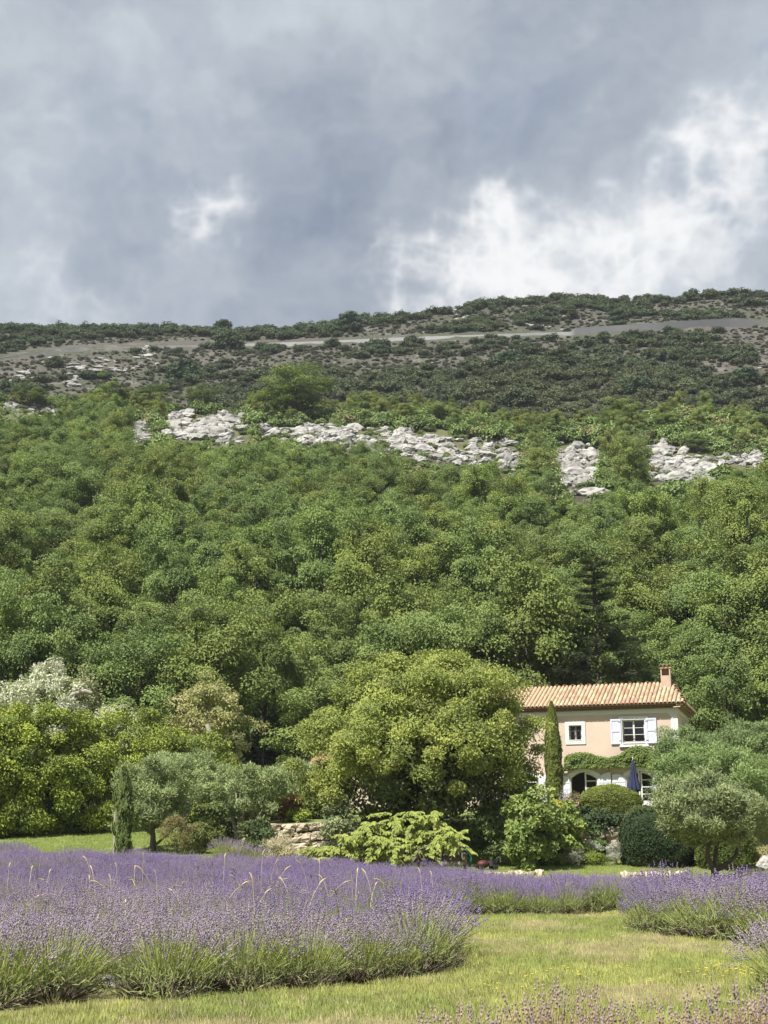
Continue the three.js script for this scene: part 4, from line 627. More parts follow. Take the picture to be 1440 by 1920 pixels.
// clipped domes
function dome(label, px, D, top, bottom, w, seed, c1, c2, mat, N, ley = 0.05, wide = 0.03) {
  const hT = hAt(top, px, D), hB = Math.max(0, hAt(bottom, px, D)), L = new Leaves(), r = R(seed), p = V(), n = V(), t = V(), e = V(), ry = (hT - hB) * 0.62, cy = hT - ry;
  for (let k = 0; k < N; k++) { sph(r, e); if (e.y < -0.62) continue; const b = 1 + (fbm(e.x * 2.5 + seed, e.y * 2.5, e.z * 2.5, 3) - 0.5) * 0.28, q = b * lerp(0.9, 1.0, Math.sqrt(r())) * (r() < 0.04 ? 1.05 : 1), f = Math.pow(Math.pow(Math.abs(e.x), 2.5) + Math.pow(Math.abs(e.y), 2.5) + Math.pow(Math.abs(e.z), 2.5), -0.4); p.set(e.x * w * q * f, cy + e.y * ry * q * f, e.z * w * 0.95 * q * f); n.copy(e); sph(r, t); n.addScaledVector(t, 0.9).normalize(); e.y += 0.6; leafFrame(r, n, t, e); L.add(p, n, t, ley * lerp(0.7, 1.5, r()), wide * lerp(0.8, 1.3, r()), tone(r, c1, c2, 0.25)); }
  return tree('clipped_shrub', label, 'shrub', px, D, [['stem', tube([V(0, -0.2, 0), V(0.05, cy, 0)], [0.16, 0.1], 6), barkDark], ['foliage', L.geo(), mat]]);
}
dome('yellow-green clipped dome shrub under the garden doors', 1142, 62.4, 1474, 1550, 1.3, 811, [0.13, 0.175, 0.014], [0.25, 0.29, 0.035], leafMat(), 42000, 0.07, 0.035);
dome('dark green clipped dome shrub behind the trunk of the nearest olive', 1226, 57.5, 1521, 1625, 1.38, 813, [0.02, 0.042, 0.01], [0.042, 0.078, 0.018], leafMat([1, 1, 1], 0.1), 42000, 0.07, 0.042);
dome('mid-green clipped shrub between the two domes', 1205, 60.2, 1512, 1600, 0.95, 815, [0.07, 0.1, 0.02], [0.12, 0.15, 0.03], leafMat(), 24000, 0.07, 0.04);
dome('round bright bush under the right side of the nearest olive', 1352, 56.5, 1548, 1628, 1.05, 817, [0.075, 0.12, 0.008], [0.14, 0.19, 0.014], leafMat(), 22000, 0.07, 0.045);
// loose shrubs: [label, px, D, top, half width, c1, c2, leaf length, leaf width, clumps, extra]
const SHRUBS = [
  ['bright broad-leaved shrub below the right side of the big tree', 995, 55.8, 1488, 1.3, [0.12, 0.18, 0.03], [0.25, 0.31, 0.07], 0.17, 0.12, 60],
  ['leafy vine-like shrub hanging towards the stone wall', 1045, 57.6, 1515, 1.0, [0.13, 0.19, 0.03], [0.25, 0.31, 0.06], 0.15, 0.12, 46],
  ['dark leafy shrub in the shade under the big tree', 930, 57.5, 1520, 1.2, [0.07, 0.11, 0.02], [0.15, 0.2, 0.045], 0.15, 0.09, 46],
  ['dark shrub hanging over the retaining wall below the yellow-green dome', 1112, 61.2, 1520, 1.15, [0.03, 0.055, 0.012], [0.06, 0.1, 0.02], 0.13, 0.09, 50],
  ['small green plant at the foot of the retaining wall', 1118, 58.6, 1578, 0.42, [0.06, 0.11, 0.012], [0.12, 0.17, 0.02], 0.12, 0.07, 14],
  ['low lime-green plant in front of the retaining wall', 1112, 57.2, 1600, 0.36, [0.12, 0.18, 0.012], [0.2, 0.25, 0.02], 0.09, 0.03, 16],
  ['low bright plant on the lawn edge left of the grey tufts', 1028, 57.2, 1598, 0.42, [0.1, 0.16, 0.02], [0.18, 0.22, 0.03], 0.1, 0.05, 16],
  ['silver-grey tuft left of the pair of wall stones', 1072, 57.2, 1585, 0.36, [0.3, 0.31, 0.23], [0.42, 0.42, 0.33], 0.1, 0.02, 18],
  ['silver-grey tuft behind the lime-green plant', 1104, 57.8, 1583, 0.32, [0.3, 0.31, 0.23], [0.42, 0.42, 0.33], 0.1, 0.02, 16],
  ['silver-grey tuft beside the dark dome', 1150, 57.4, 1588, 0.34, [0.3, 0.31, 0.25], [0.42, 0.42, 0.36], 0.1, 0.02, 18],
  ['yellow-flowered bush left of the yellow-green dome', 1046, 62.2, 1508, 0.55, [0.25, 0.24, 0.015], [0.5, 0.42, 0.02], 0.09, 0.05, 20],
  ['dusky pinkish shrub between the yellow bush and the dome', 1080, 62.6, 1490, 0.7, [0.15, 0.13, 0.06], [0.3, 0.24, 0.13], 0.11, 0.05, 24],
  ['mauve-flowered shrub at the foot of the pencil cypress', 1060, 63.2, 1490, 0.4, [0.2, 0.18, 0.2], [0.36, 0.33, 0.36], 0.08, 0.035, 18],
  ['brownish green shrub under the round olive', 333, 58.5, 1535, 0.85, [0.14, 0.12, 0.035], [0.2, 0.18, 0.055], 0.1, 0.03, 34],
  ['olive-green bush between the brownish shrub and the purple clump', 378, 58.8, 1545, 0.7, [0.09, 0.11, 0.02], [0.14, 0.16, 0.035], 0.1, 0.04, 26],
  ['reddish brown shrub above the stone wall', 543, 63.5, 1490, 0.65, [0.2, 0.1, 0.045], [0.3, 0.17, 0.07], 0.11, 0.05, 30],
  ['bright yellow-green shrub beside the reddish shrub', 556, 62.8, 1522, 0.45, [0.13, 0.19, 0.015], [0.24, 0.29, 0.02], 0.11, 0.06, 18],
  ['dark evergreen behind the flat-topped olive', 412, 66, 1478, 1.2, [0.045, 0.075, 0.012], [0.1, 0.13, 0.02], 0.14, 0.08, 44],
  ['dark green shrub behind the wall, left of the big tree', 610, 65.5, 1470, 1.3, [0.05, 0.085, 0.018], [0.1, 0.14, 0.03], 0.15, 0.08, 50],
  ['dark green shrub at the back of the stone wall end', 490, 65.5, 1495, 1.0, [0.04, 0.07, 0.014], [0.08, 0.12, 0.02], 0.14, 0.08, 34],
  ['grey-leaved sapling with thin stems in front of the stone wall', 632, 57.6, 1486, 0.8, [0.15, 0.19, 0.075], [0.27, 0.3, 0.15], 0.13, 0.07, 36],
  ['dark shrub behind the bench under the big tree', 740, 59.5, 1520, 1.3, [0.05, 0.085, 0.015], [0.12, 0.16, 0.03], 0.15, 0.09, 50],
  ['pale straw-coloured tuft at the foot of the stone wall', 528, 56.6, 1572, 0.62, [0.33, 0.3, 0.17], [0.48, 0.44, 0.3], 0.16, 0.018, 30],
  ['straw-coloured plant at the eastern edge of the garden', 1425, 57, 1590, 0.6, [0.25, 0.24, 0.1], [0.34, 0.3, 0.14], 0.13, 0.03, 24],
  ['dark bush at the left end of the boulder wall', 484, 59.6, 1528, 0.75, [0.05, 0.085, 0.015], [0.1, 0.14, 0.025], 0.13, 0.07, 34],
  ['laurel-leaved shrub low at the foot of the olives by the flat-topped one', 395, 61.5, 1500, 0.75, [0.06, 0.1, 0.012], [0.13, 0.17, 0.02], 0.13, 0.07, 30],
];
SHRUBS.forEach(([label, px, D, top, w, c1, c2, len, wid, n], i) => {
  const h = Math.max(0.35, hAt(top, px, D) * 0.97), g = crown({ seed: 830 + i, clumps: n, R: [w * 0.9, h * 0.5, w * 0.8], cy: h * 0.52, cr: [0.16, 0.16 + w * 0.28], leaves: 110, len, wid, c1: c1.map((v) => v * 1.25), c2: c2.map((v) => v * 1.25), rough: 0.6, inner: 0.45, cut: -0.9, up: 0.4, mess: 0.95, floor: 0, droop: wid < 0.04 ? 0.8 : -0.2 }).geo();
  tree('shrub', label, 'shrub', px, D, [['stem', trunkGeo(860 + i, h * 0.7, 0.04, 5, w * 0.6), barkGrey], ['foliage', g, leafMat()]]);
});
// the young tree with drooping leaflets over the bench: arching shoots hung with paired leaves
{
  const D = 52.2, px = 735, p0 = onGround(px, D), r = R(881), L = new Leaves(), stems = [], n = V(), t = V(), e = V(), q = V(), m = mPer(D);
  const t0 = thing('young_tree', 'young tree with bright drooping paired leaves beside the bench', 'tree', [p0.x, p0.y, p0.z]);
  const shoot = (a, b, len) => { for (let k = 0; k < 9; k++) { const u = k / 8; q.copy(a).lerp(b, u); q.y -= u * u * len * 0.35; for (const s of [-1, 1]) { n.set((r() - 0.5) * 0.7, 0.55 + r() * 0.4, 0.75 + (r() - 0.5) * 0.6).normalize(); e.set(s * (b.z - a.z) / len * 0.55 + (b.x - a.x) / len * 0.5 + (r() - 0.5) * 0.3, -1.0, -s * (b.x - a.x) / len * 0.55 + 0.3); leafFrame(r, n, t, e); const sc = lerp(0.75, 1.2, r()); L.add(q, n, t, 0.19 * sc, 0.075 * sc, tone(r, [0.19, 0.25, 0.025], [0.35, 0.39, 0.07], 0.15), 0.15); } } };
  const hub = [[-145, 1590], [-90, 1565], [-40, 1548], [0, 1530], [45, 1530], [85, 1534], [110, 1558], [40, 1560], [-110, 1590], [-60, 1585], [60, 1572], [-20, 1575], [5, 1590], [112, 1568], [-130, 1598]];
  hub.forEach(([dx, py], i) => { const h = hAt(py, px + dx, D), c = V(dx * m * 0.93, h - 0.25, (r() - 0.5) * 1.6); stems.push(tube([V(dx * m * 0.12, -0.1, 0), V(dx * m * 0.45, h * 0.55, c.z * 0.4), c], [0.035, 0.025, 0.01], 5)); for (let k = 0; k < 20; k++) { const a = r() * 6.28, l = lerp(0.3, 0.7, r()), s = V(c.x + (r() - 0.5) * 0.7, c.y + (r() - 0.45) * 0.7, c.z + (r() - 0.5) * 0.4); shoot(s, V(s.x + Math.cos(a) * l, s.y + lerp(-0.25, 0.3, r()), s.z + Math.sin(a) * l), l); } });
  part(t0, 'trunk', mergeGeometries(stems), barkGrey); part(t0, 'crown', L.geo(), leafMat([1, 1, 1], 0.4));
}
// the tall pine behind the house
{
  const D = 93, px = 1132, h = hAt(1040, px, D), r = R(891), L = new Leaves(), br = [], n = V(), t = V(), e = V(), p = V();
  br.push(tube([V(0, -0.4, 0), V(0.1, h * 0.4, 0), V(-0.05, h * 0.75, 0), V(0, h * 0.97, 0)], [0.34, 0.27, 0.15, 0.03], 9));
  for (let k = 0; k < 44; k++) { const u = lerp(0.42, 0.97, k / 44), a = k * 2.4 + r() * 0.5, l = lerp(3.4, 0.7, Math.pow((u - 0.42) / 0.55, 0.8)) * lerp(0.7, 1.1, r()), y = u * h, tip = V(Math.cos(a) * l, y + l * 0.1, Math.sin(a) * l); br.push(tube([V(0, y, 0), V(tip.x * 0.5, y + l * 0.02, tip.z * 0.5), tip], [0.06, 0.045, 0.015], 5)); for (let j = 0; j < 13; j++) { const s = lerp(0.3, 1.05, j / 12), w = l * 0.16, cx = tip.x * s + (r() - 0.5) * w * 2.4, cy = y + l * 0.1 * s * s + 0.06, cz = tip.z * s + (r() - 0.5) * w * 2.4; for (let i = 0; i < 30; i++) { p.set(cx + (r() - 0.5) * 0.5, cy + (r() - 0.5) * 0.16, cz + (r() - 0.5) * 0.5); n.set(r() - 0.5, 1, r() - 0.5).normalize(); e.set(r() - 0.5 + tip.x / l * 0.5, 0.35, r() - 0.5 + tip.z / l * 0.5); leafFrame(r, n, t, e); L.add(p, n, t, 0.3, 0.05, tone(r, [0.05, 0.085, 0.025], [0.1, 0.135, 0.045], 0.2)); } } }
  tree('pine_tree', 'tall dark pine with layered branches and bare trunk behind the house', 'tree', px, D, [['trunk', mergeGeometries(br), barkDark], ['crown', L.geo(), leafMat([1, 1, 1], 0.15)]]);
}
// ------------------------------------------------------------------ stone walls
const blockG = (seed) => { let g = new THREE.BoxGeometry(2, 2, 2, 8, 8, 8); g.deleteAttribute('uv'); g.deleteAttribute('normal'); g = mergeVertices(g, 1e-4); const p = g.attributes.position, v = V(), col = []; for (let i = 0; i < p.count; i++) { v.fromBufferAttribute(p, i); const q = Math.pow(Math.pow(Math.abs(v.x), 7) + Math.pow(Math.abs(v.y), 7) + Math.pow(Math.abs(v.z), 7), -1 / 7); v.multiplyScalar(q * (1 + (fbm(v.x * 1.1 + seed * 3, v.y * 1.1, v.z * 1.1 + seed, 4) - 0.5) * 0.75 + (fbm(v.x * 3 + seed * 3, v.y * 3, v.z * 3 + seed, 3) - 0.5) * 0.3)); p.setXYZ(i, v.x, v.y, v.z); const w = lerp(1, 0.62, sst(0.45, 0.72, fbm(v.x * 2 + seed, v.y * 2, v.z * 2, 4))); col.push(w, w * 0.97, w * 0.9); } g.setAttribute('color', new THREE.Float32BufferAttribute(col, 3)); g.computeVertexNormals(); return g; };
const blocks = [1, 2, 3, 4, 5, 6].map(blockG);
const stoneMats = [[0.50, 0.44, 0.34], [0.56, 0.50, 0.40], [0.44, 0.39, 0.31], [0.6, 0.55, 0.46]].map((c) => { const m = new THREE.MeshStandardMaterial({ vertexColors: true, roughness: 0.95, flatShading: true }); m.color.setRGB(...c.map((v) => v * 0.85)); return m; });
function stoneWall(label, x0, x1, D, yTop, courses, seed, wmin, wmax, curve = 0, name = 'stone_wall', category = 'wall') {
  const r = R(seed), xm = (x0 + x1) / 2, y0 = Math.min(H(x0, D - 0.6), H(x1, D - 0.6), H(xm, D - 0.6)) - 0.25, g = thing(name, label, category, [xm, y0, -D]), hh = yTop - y0;
  part(g, 'core', M1([B(x0 - xm, x1 - xm, 0, hh - 0.12, -0.5, -0.05)]), plain([0.16, 0.13, 0.09], 1));
  let y = 0; for (let c = 0; c < courses; c++) { const ch = hh / courses * lerp(0.85, 1.15, r()); let x = x0; while (x < x1) { const w = lerp(wmin, wmax, r()), s = part(g, 'stone', blocks[Math.floor(r() * 6)], stoneMats[Math.floor(r() * 4)]); s.position.set(x + w / 2 - xm, y + ch / 2 + (r() - 0.5) * 0.08, lerp(-0.06, 0.04, r()) + curve * Math.pow((x - xm) / (x1 - x0), 2)); s.scale.set(w * 0.49, ch * 0.5 * lerp(0.92, 1.06, r()), 0.24); s.rotation.set((r() - 0.5) * 0.12, (r() - 0.5) * 0.16, (r() - 0.5) * 0.14); x += w; } y = Math.min(hh, y + ch); }
  return g;
}
stoneWall('dry-laid pale boulder wall left of the big tree', at(496, 1560, 60.6).x, at(700, 1560, 60.6).x, 60.6, at(560, 1541, 60.6).y, 5, 911, 0.34, 0.8);
stoneWall('old stone retaining wall half hidden by shrubs below the house', at(1015, 1580, 60.7).x, at(1200, 1580, 60.7).x, 60.7, at(1100, 1546, 60.7).y, 3, 913, 0.7, 1.3);
stoneWall('low line of pale edging stones between lavender and the dark dome', at(1165, 1620, 53.5).x, at(1272, 1620, 53.5).x, 53.5, H(at(1218, 1619, 53.5).x, 53.5) + 0.16, 1, 915, 0.24, 0.42, 0, 'stone_edging', 'edging');
stoneWall('low line of pale edging stones at the lawn right of the bench', at(905, 1626, 53.5).x, at(1018, 1626, 53.5).x, 53.5, H(at(960, 1625, 53.5).x, 53.5) + 0.16, 1, 917, 0.24, 0.42, 0, 'stone_edging', 'edging');
{ const p = hit(1434, 1632, 40, 60), t = thing('boulder', 'single white boulder at the eastern edge of the lavender', 'rock', [p.x, p.y + 0.25, p.z]); const m = part(t, 'rock', rocks[2], rockMats[2]); m.scale.set(0.4, 0.32, 0.35); }
// ------------------------------------------------------------------ bench, hose, garden machine, posts
{
  const D = 53.4, p = onGround(826, D).add(V(0, -0.06, 0)), t = thing('bench', 'weathered wooden slatted bench half hidden by the drooping young tree', 'bench', [p.x, p.y, p.z], 0.05), wood = plain([0.16, 0.13, 0.095], 0.85), w = 0.85, sy = 0.5;
  for (let k = 0; k < 5; k++) part(t, 'seat_slat', B(-w, w, sy - 0.028, sy, -0.16 + k * 0.095, -0.085 + k * 0.095), wood);
  for (let k = 0; k < 13; k++) { const x = lerp(-w + 0.09, w - 0.09, k / 12); part(t, 'back_slat', B(x - 0.028, x + 0.028, sy + 0.1, sy + 0.5, -0.245, -0.222), wood); }
  part(t, 'top_rail', B(-w, w, sy + 0.5, sy + 0.58, -0.26, -0.21), wood); part(t, 'lower_rail', B(-w, w, sy + 0.03, sy + 0.1, -0.255, -0.215), wood); part(t, 'front_rail', B(-w, w, sy - 0.12, sy - 0.03, 0.27, 0.3), plain([0.30, 0.25, 0.17], 0.85));
  for (const s of [-1, 1]) { part(t, 'leg', B(s * w - 0.035, s * w + 0.035, -0.05, sy + 0.22, 0.24, 0.31), wood); part(t, 'leg', B(s * w - 0.035, s * w + 0.035, -0.05, sy + 0.56, -0.3, -0.262), wood); part(t, 'armrest', B(s * w - 0.04, s * w + 0.04, sy + 0.222, sy + 0.26, -0.26, 0.34), wood); }
  part(t, 'leg', B(-0.035, 0.035, -0.05, sy - 0.121, 0.22, 0.29), wood); const br = B(-0.16, 0.16, sy - 0.2, sy - 0.122, 0.24, 0.268); part(t, 'bracket', br, wood);
  const hs = thing('garden_hose', 'green hose looped over the right arm of the bench', 'hose', [p.x + w + 0.02, p.y + sy + 0.24, p.z]), gm = plain([0.01, 0.13, 0.085], 0.45);
  for (let k = 0; k < 7; k++) { const c = new THREE.CatmullRomCurve3([V(-0.22, 0.06, 0.1 + k * 0.035), V(-0.05, 0.07 + k * 0.012, 0.12 + k * 0.03), V(0.1, 0.02, 0.1 + k * 0.03), V(0.15 + k * 0.008, -0.2, 0.12 + k * 0.03), V(0.13, -0.42 - (k % 3) * 0.04, 0.13 + k * 0.03)]); part(hs, 'loop', new THREE.TubeGeometry(c, 18, 0.014, 6), gm); }
}
{
  const D = 55.3, p = onGround(910, D), t = thing('garden_machine', 'small red and black garden machine on the shaded lawn right of the bench', 'garden tool', [p.x, p.y, p.z], 0.4);
  const body = new THREE.SphereGeometry(1, 24, 16).scale(0.24, 0.15, 0.2).translate(-0.16, 0.22, 0); part(t, 'body', body, plain([0.07, 0.012, 0.009], 0.6)); part(t, 'engine', new THREE.CylinderGeometry(0.13, 0.16, 0.2, 20).translate(0.17, 0.24, 0), plain([0.02, 0.02, 0.022], 0.5));
  for (const [x, z] of [[-0.3, 0.17], [-0.3, -0.17], [0.27, 0.18], [0.27, -0.18]]) part(t, 'wheel', new THREE.CylinderGeometry(0.1, 0.1, 0.05, 18).rotateX(Math.PI / 2).translate(x, 0.1, z), plain([0.02, 0.02, 0.02], 0.8));
  part(t, 'handle', tube([V(0.28, 0.25, 0.1), V(0.6, 0.5, 0.1), V(0.6, 0.5, -0.1), V(0.28, 0.25, -0.1)], [0.012, 0.012, 0.012, 0.012], 6), ironMat);
}
{ const p = onGround(216, 58.5), t = thing('post', 'thin whitewashed post beside the slim cypress', 'post', [p.x, p.y, p.z]); const h = hAt(1522, 216, 58.5); part(t, 'shaft', B(-0.035, 0.035, -0.2, h - 0.04, -0.035, 0.035), barkPale); part(t, 'cap', B(-0.045, 0.045, h - 0.04, h, -0.045, 0.045), barkPale); }
// undergrowth at the foot of the forest
{
  const g = stuff('undergrowth', 'dark bushes and saplings along the foot of the forest'), r = R(951), l = [[], [], []];
  for (let k = 0; k < 230; k++) { const D = lerp(84, 101, r()), x = (r() - 0.5) * 2 * (D * 0.28 + 4); if (x > 3 && x < 20 && D < 89) continue; const s = lerp(1.0, 2.1, r()), c = lerp(0.7, 1.5, r()); l[k % 3].push({ x, y: H(x, D) - 0.2, D, sv: V(s, s * lerp(0.9, 1.6, r()), s), ry: r() * 6, c: [c * 1.1, c * 1.1, c * 0.8] }); }
  for (let k = 0; k < 3; k++) instances('foliage', scrub[k], leafMat([1, 1, 1], 0.25), l[k], g);
  // sunlit scrub between the topmost oaks and the white rocks
  const g2 = stuff('crest_scrub', 'sunlit low oak scrub around the white rocks and along the crest'), l2 = [[], [], [], [], []];
  for (let k = 0; k < 9000; k++) { const D = lerp(135, 290, r()), x = (r() - 0.5) * 2 * (D * 0.285 + 4), c0 = crestD(x), a = r(), b = r(), c = r(); if (D > c0 + 14 || D < c0 - 92) continue; if (D < c0 - 68 && !rockBlocked(toPix(V(x, H(x, D) + 0.5, -D))[0], toPix(V(x, H(x, D) + 0.5, -D))[1] - 25, 22)) continue; const y = H(x, D), q = toPix(V(x, y + 0.5, -D)); const q2 = toPix(V(x, y + 1.6, -D)), inRock = rockBlocked(q[0], q[1], -2) || rockBlocked(q2[0], q2[1], -2); if (inRock && a < 0.7) continue; const s = inRock ? lerp(0.3, 0.85, b) : lerp(0.8, 2.2, Math.pow(b, 1.6)); const cc = lerp(0.9, 1.35, c); l2[k % 5].push({ x, y: y - 0.1, D, sv: V(s, s * lerp(0.7, 1.15, c), s), ry: b * 50, c: a < 0.08 ? [1.7 * cc, 1.2 * cc, 1.0 * cc] : [1.2 * cc, 1.25 * cc, 0.7 * cc] }); }
  for (let k = 0; k < 5; k++) instances('foliage', scrub[k], leafMat([1, 1, 1], 0.3), l2[k], g2);
}

// ------------------------------------------------------------------ lavender
const FLO = [[0.185, 0.142, 0.262], [0.222, 0.178, 0.272], [0.262, 0.218, 0.278], [0.195, 0.146, 0.29]];      // flower tints
function lavenderBush(seed, o) {                 // returns stems (green), flowers, woody base, all for a bush about 1 m wide
  const r = R(seed), stems = new Leaves(), fl = new Leaves(), wood = new Leaves(), a = V(), b = V(), n = V(), t = V(), e = V(), p = V(), q = V();
  const h = 0.62, w = 0.52;
  for (let k = 0; k < 640; k++) {                // grey-green leaf mound
    sph(r, e); e.y = Math.abs(e.y); const rr = lerp(0.35, 1, Math.sqrt(r())); const lo = noise(e.x * 2 + seed, e.z * 2, 4) > 0.5 ? 0.04 : 0.14; p.set(e.x * w * 0.82 * rr, lo + e.y * 0.24 * rr, e.z * w * 0.8 * rr); n.copy(e); sph(r, t); n.addScaledVector(t, 0.8).normalize(); e.y += 0.7; leafFrame(r, n, t, e); stems.add(p, n, t, lerp(0.07, 0.13, r()), 0.012, tone(r, [0.16, 0.2, 0.055], [0.26, 0.29, 0.095], 0.2));
  }
  for (let k = 0; k < (o.n ?? 380); k++) {       // flower stems fan out from the mound
    const ang = r() * 6.2832, u = Math.sqrt(r()), fan = u * (o.fan ?? 1), len = lerp(0.74, 1.12, r());
    a.set(Math.cos(ang) * u * w * 0.55, 0.17 + 0.1 * (1 - u), Math.sin(ang) * u * w * 0.55); b.set(Math.cos(ang) * fan * w * 0.88 + (r() - 0.5) * 0.12, (h * lerp(1, 0.58, u * u * u)) * len, Math.sin(ang) * fan * w * 0.88 + (r() - 0.5) * 0.12);
    t.copy(b).sub(a); const L = t.length(); t.normalize(); sph(r, n); n.addScaledVector(t, -n.dot(t)).normalize(); const sc = tone(r, o.s1 ?? [0.22, 0.275, 0.05], o.s2 ?? [0.36, 0.40, 0.10], 0.2);
    stems.add(a, n, t, L, 0.005, sc, 0.1);
    if (r() < (o.bare ?? 0.04)) continue;
    const whorls = 2 + Math.floor(r() * 2.4), fc = [lerp(0.8, 1.25, r()), lerp(0.8, 1.2, r())], R0 = lerp(0.0065, 0.0095, r());
    for (let j = 0; j < whorls; j++) {           // whorls: small spindles, one above the other
      const y0 = L - 0.01 + j * 0.021 - (j === 0 ? 0.03 : 0) * r(), hh = 0.028, rad = R0 * (1 - j * 0.13); p.copy(a).addScaledVector(t, y0); q.copy(a).addScaledVector(t, y0 + hh); e.crossVectors(n, t); const c = [fc[0], fc[0] * lerp(0.92, 1.05, r()), fc[1]], k0 = fl.p.length / 3;
      fl.p.push(p.x, p.y, p.z); for (let m = 0; m < 4; m++) { const cs = Math.cos(m * 1.5708 + j), sn = Math.sin(m * 1.5708 + j); fl.p.push((p.x + q.x) / 2 + (n.x * cs + e.x * sn) * rad, (p.y + q.y) / 2 + (n.y * cs + e.y * sn) * rad, (p.z + q.z) / 2 + (n.z * cs + e.z * sn) * rad); } fl.p.push(q.x, q.y, q.z);
      for (let m = 0; m < 6; m++) { const d = lerp(0.75, 1.2, r()); fl.c.push(c[0] * d, c[1] * d, c[2] * d); }
      for (let m = 0; m < 4; m++) { const m2 = (m + 1) % 4; fl.i.push(k0, k0 + 1 + m2, k0 + 1 + m, k0 + 5, k0 + 1 + m, k0 + 1 + m2); }
    }
  }
  for (let k = 0; k < 150; k++) { const ang = r() * 6.2832, u = lerp(0.3, 1, r()); p.set(Math.cos(ang) * 0.12 * u, 0.0, Math.sin(ang) * 0.12 * u); q.set(Math.cos(ang) * w * lerp(0.4, 0.95, r()) + (r() - 0.5) * 0.1, lerp(0.02, 0.24, r()), Math.sin(ang) * w * lerp(0.4, 0.95, r()) + (r() - 0.5) * 0.1); t.copy(q).sub(p); const L = t.length(); t.normalize(); sph(r, n); n.addScaledVector(t, -n.dot(t)).normalize(); wood.add(p, n, t, L, 0.016, tone(r, [0.06, 0.047, 0.036], [0.24, 0.19, 0.14], 0.25), 0.2); }
  return { stems: stems.geo(), flowers: fl.geo(), wood: wood.geo() };
}
const lav = [1, 2, 3, 4, 5].map((k) => lavenderBush(1000 + k, { fan: 0.95 + 0.06 * k }));
const faded = [lavenderBush(1020, { n: 620, s1: [0.26, 0.15, 0.085], s2: [0.38, 0.25, 0.145], bare: 0.55 }), lavenderBush(1021, { n: 620, s1: [0.27, 0.16, 0.09], s2: [0.38, 0.26, 0.15], bare: 0.55 })];
const sparse = lavenderBush(1030, { n: 420, bare: 0.72, s1: [0.17, 0.22, 0.04], s2: [0.27, 0.31, 0.075] });
const floMat = (c) => { const m = new THREE.MeshPhysicalMaterial({ vertexColors: true, roughness: 0.9 }); m.color.setRGB(...c); return m; };
const floMats = FLO.map(floMat), floFaded = floMat([0.29, 0.22, 0.2]), stemMat = leafMat([1, 1, 1], 0.25), woodMat = new THREE.MeshStandardMaterial({ vertexColors: true, roughness: 1, side: THREE.DoubleSide });
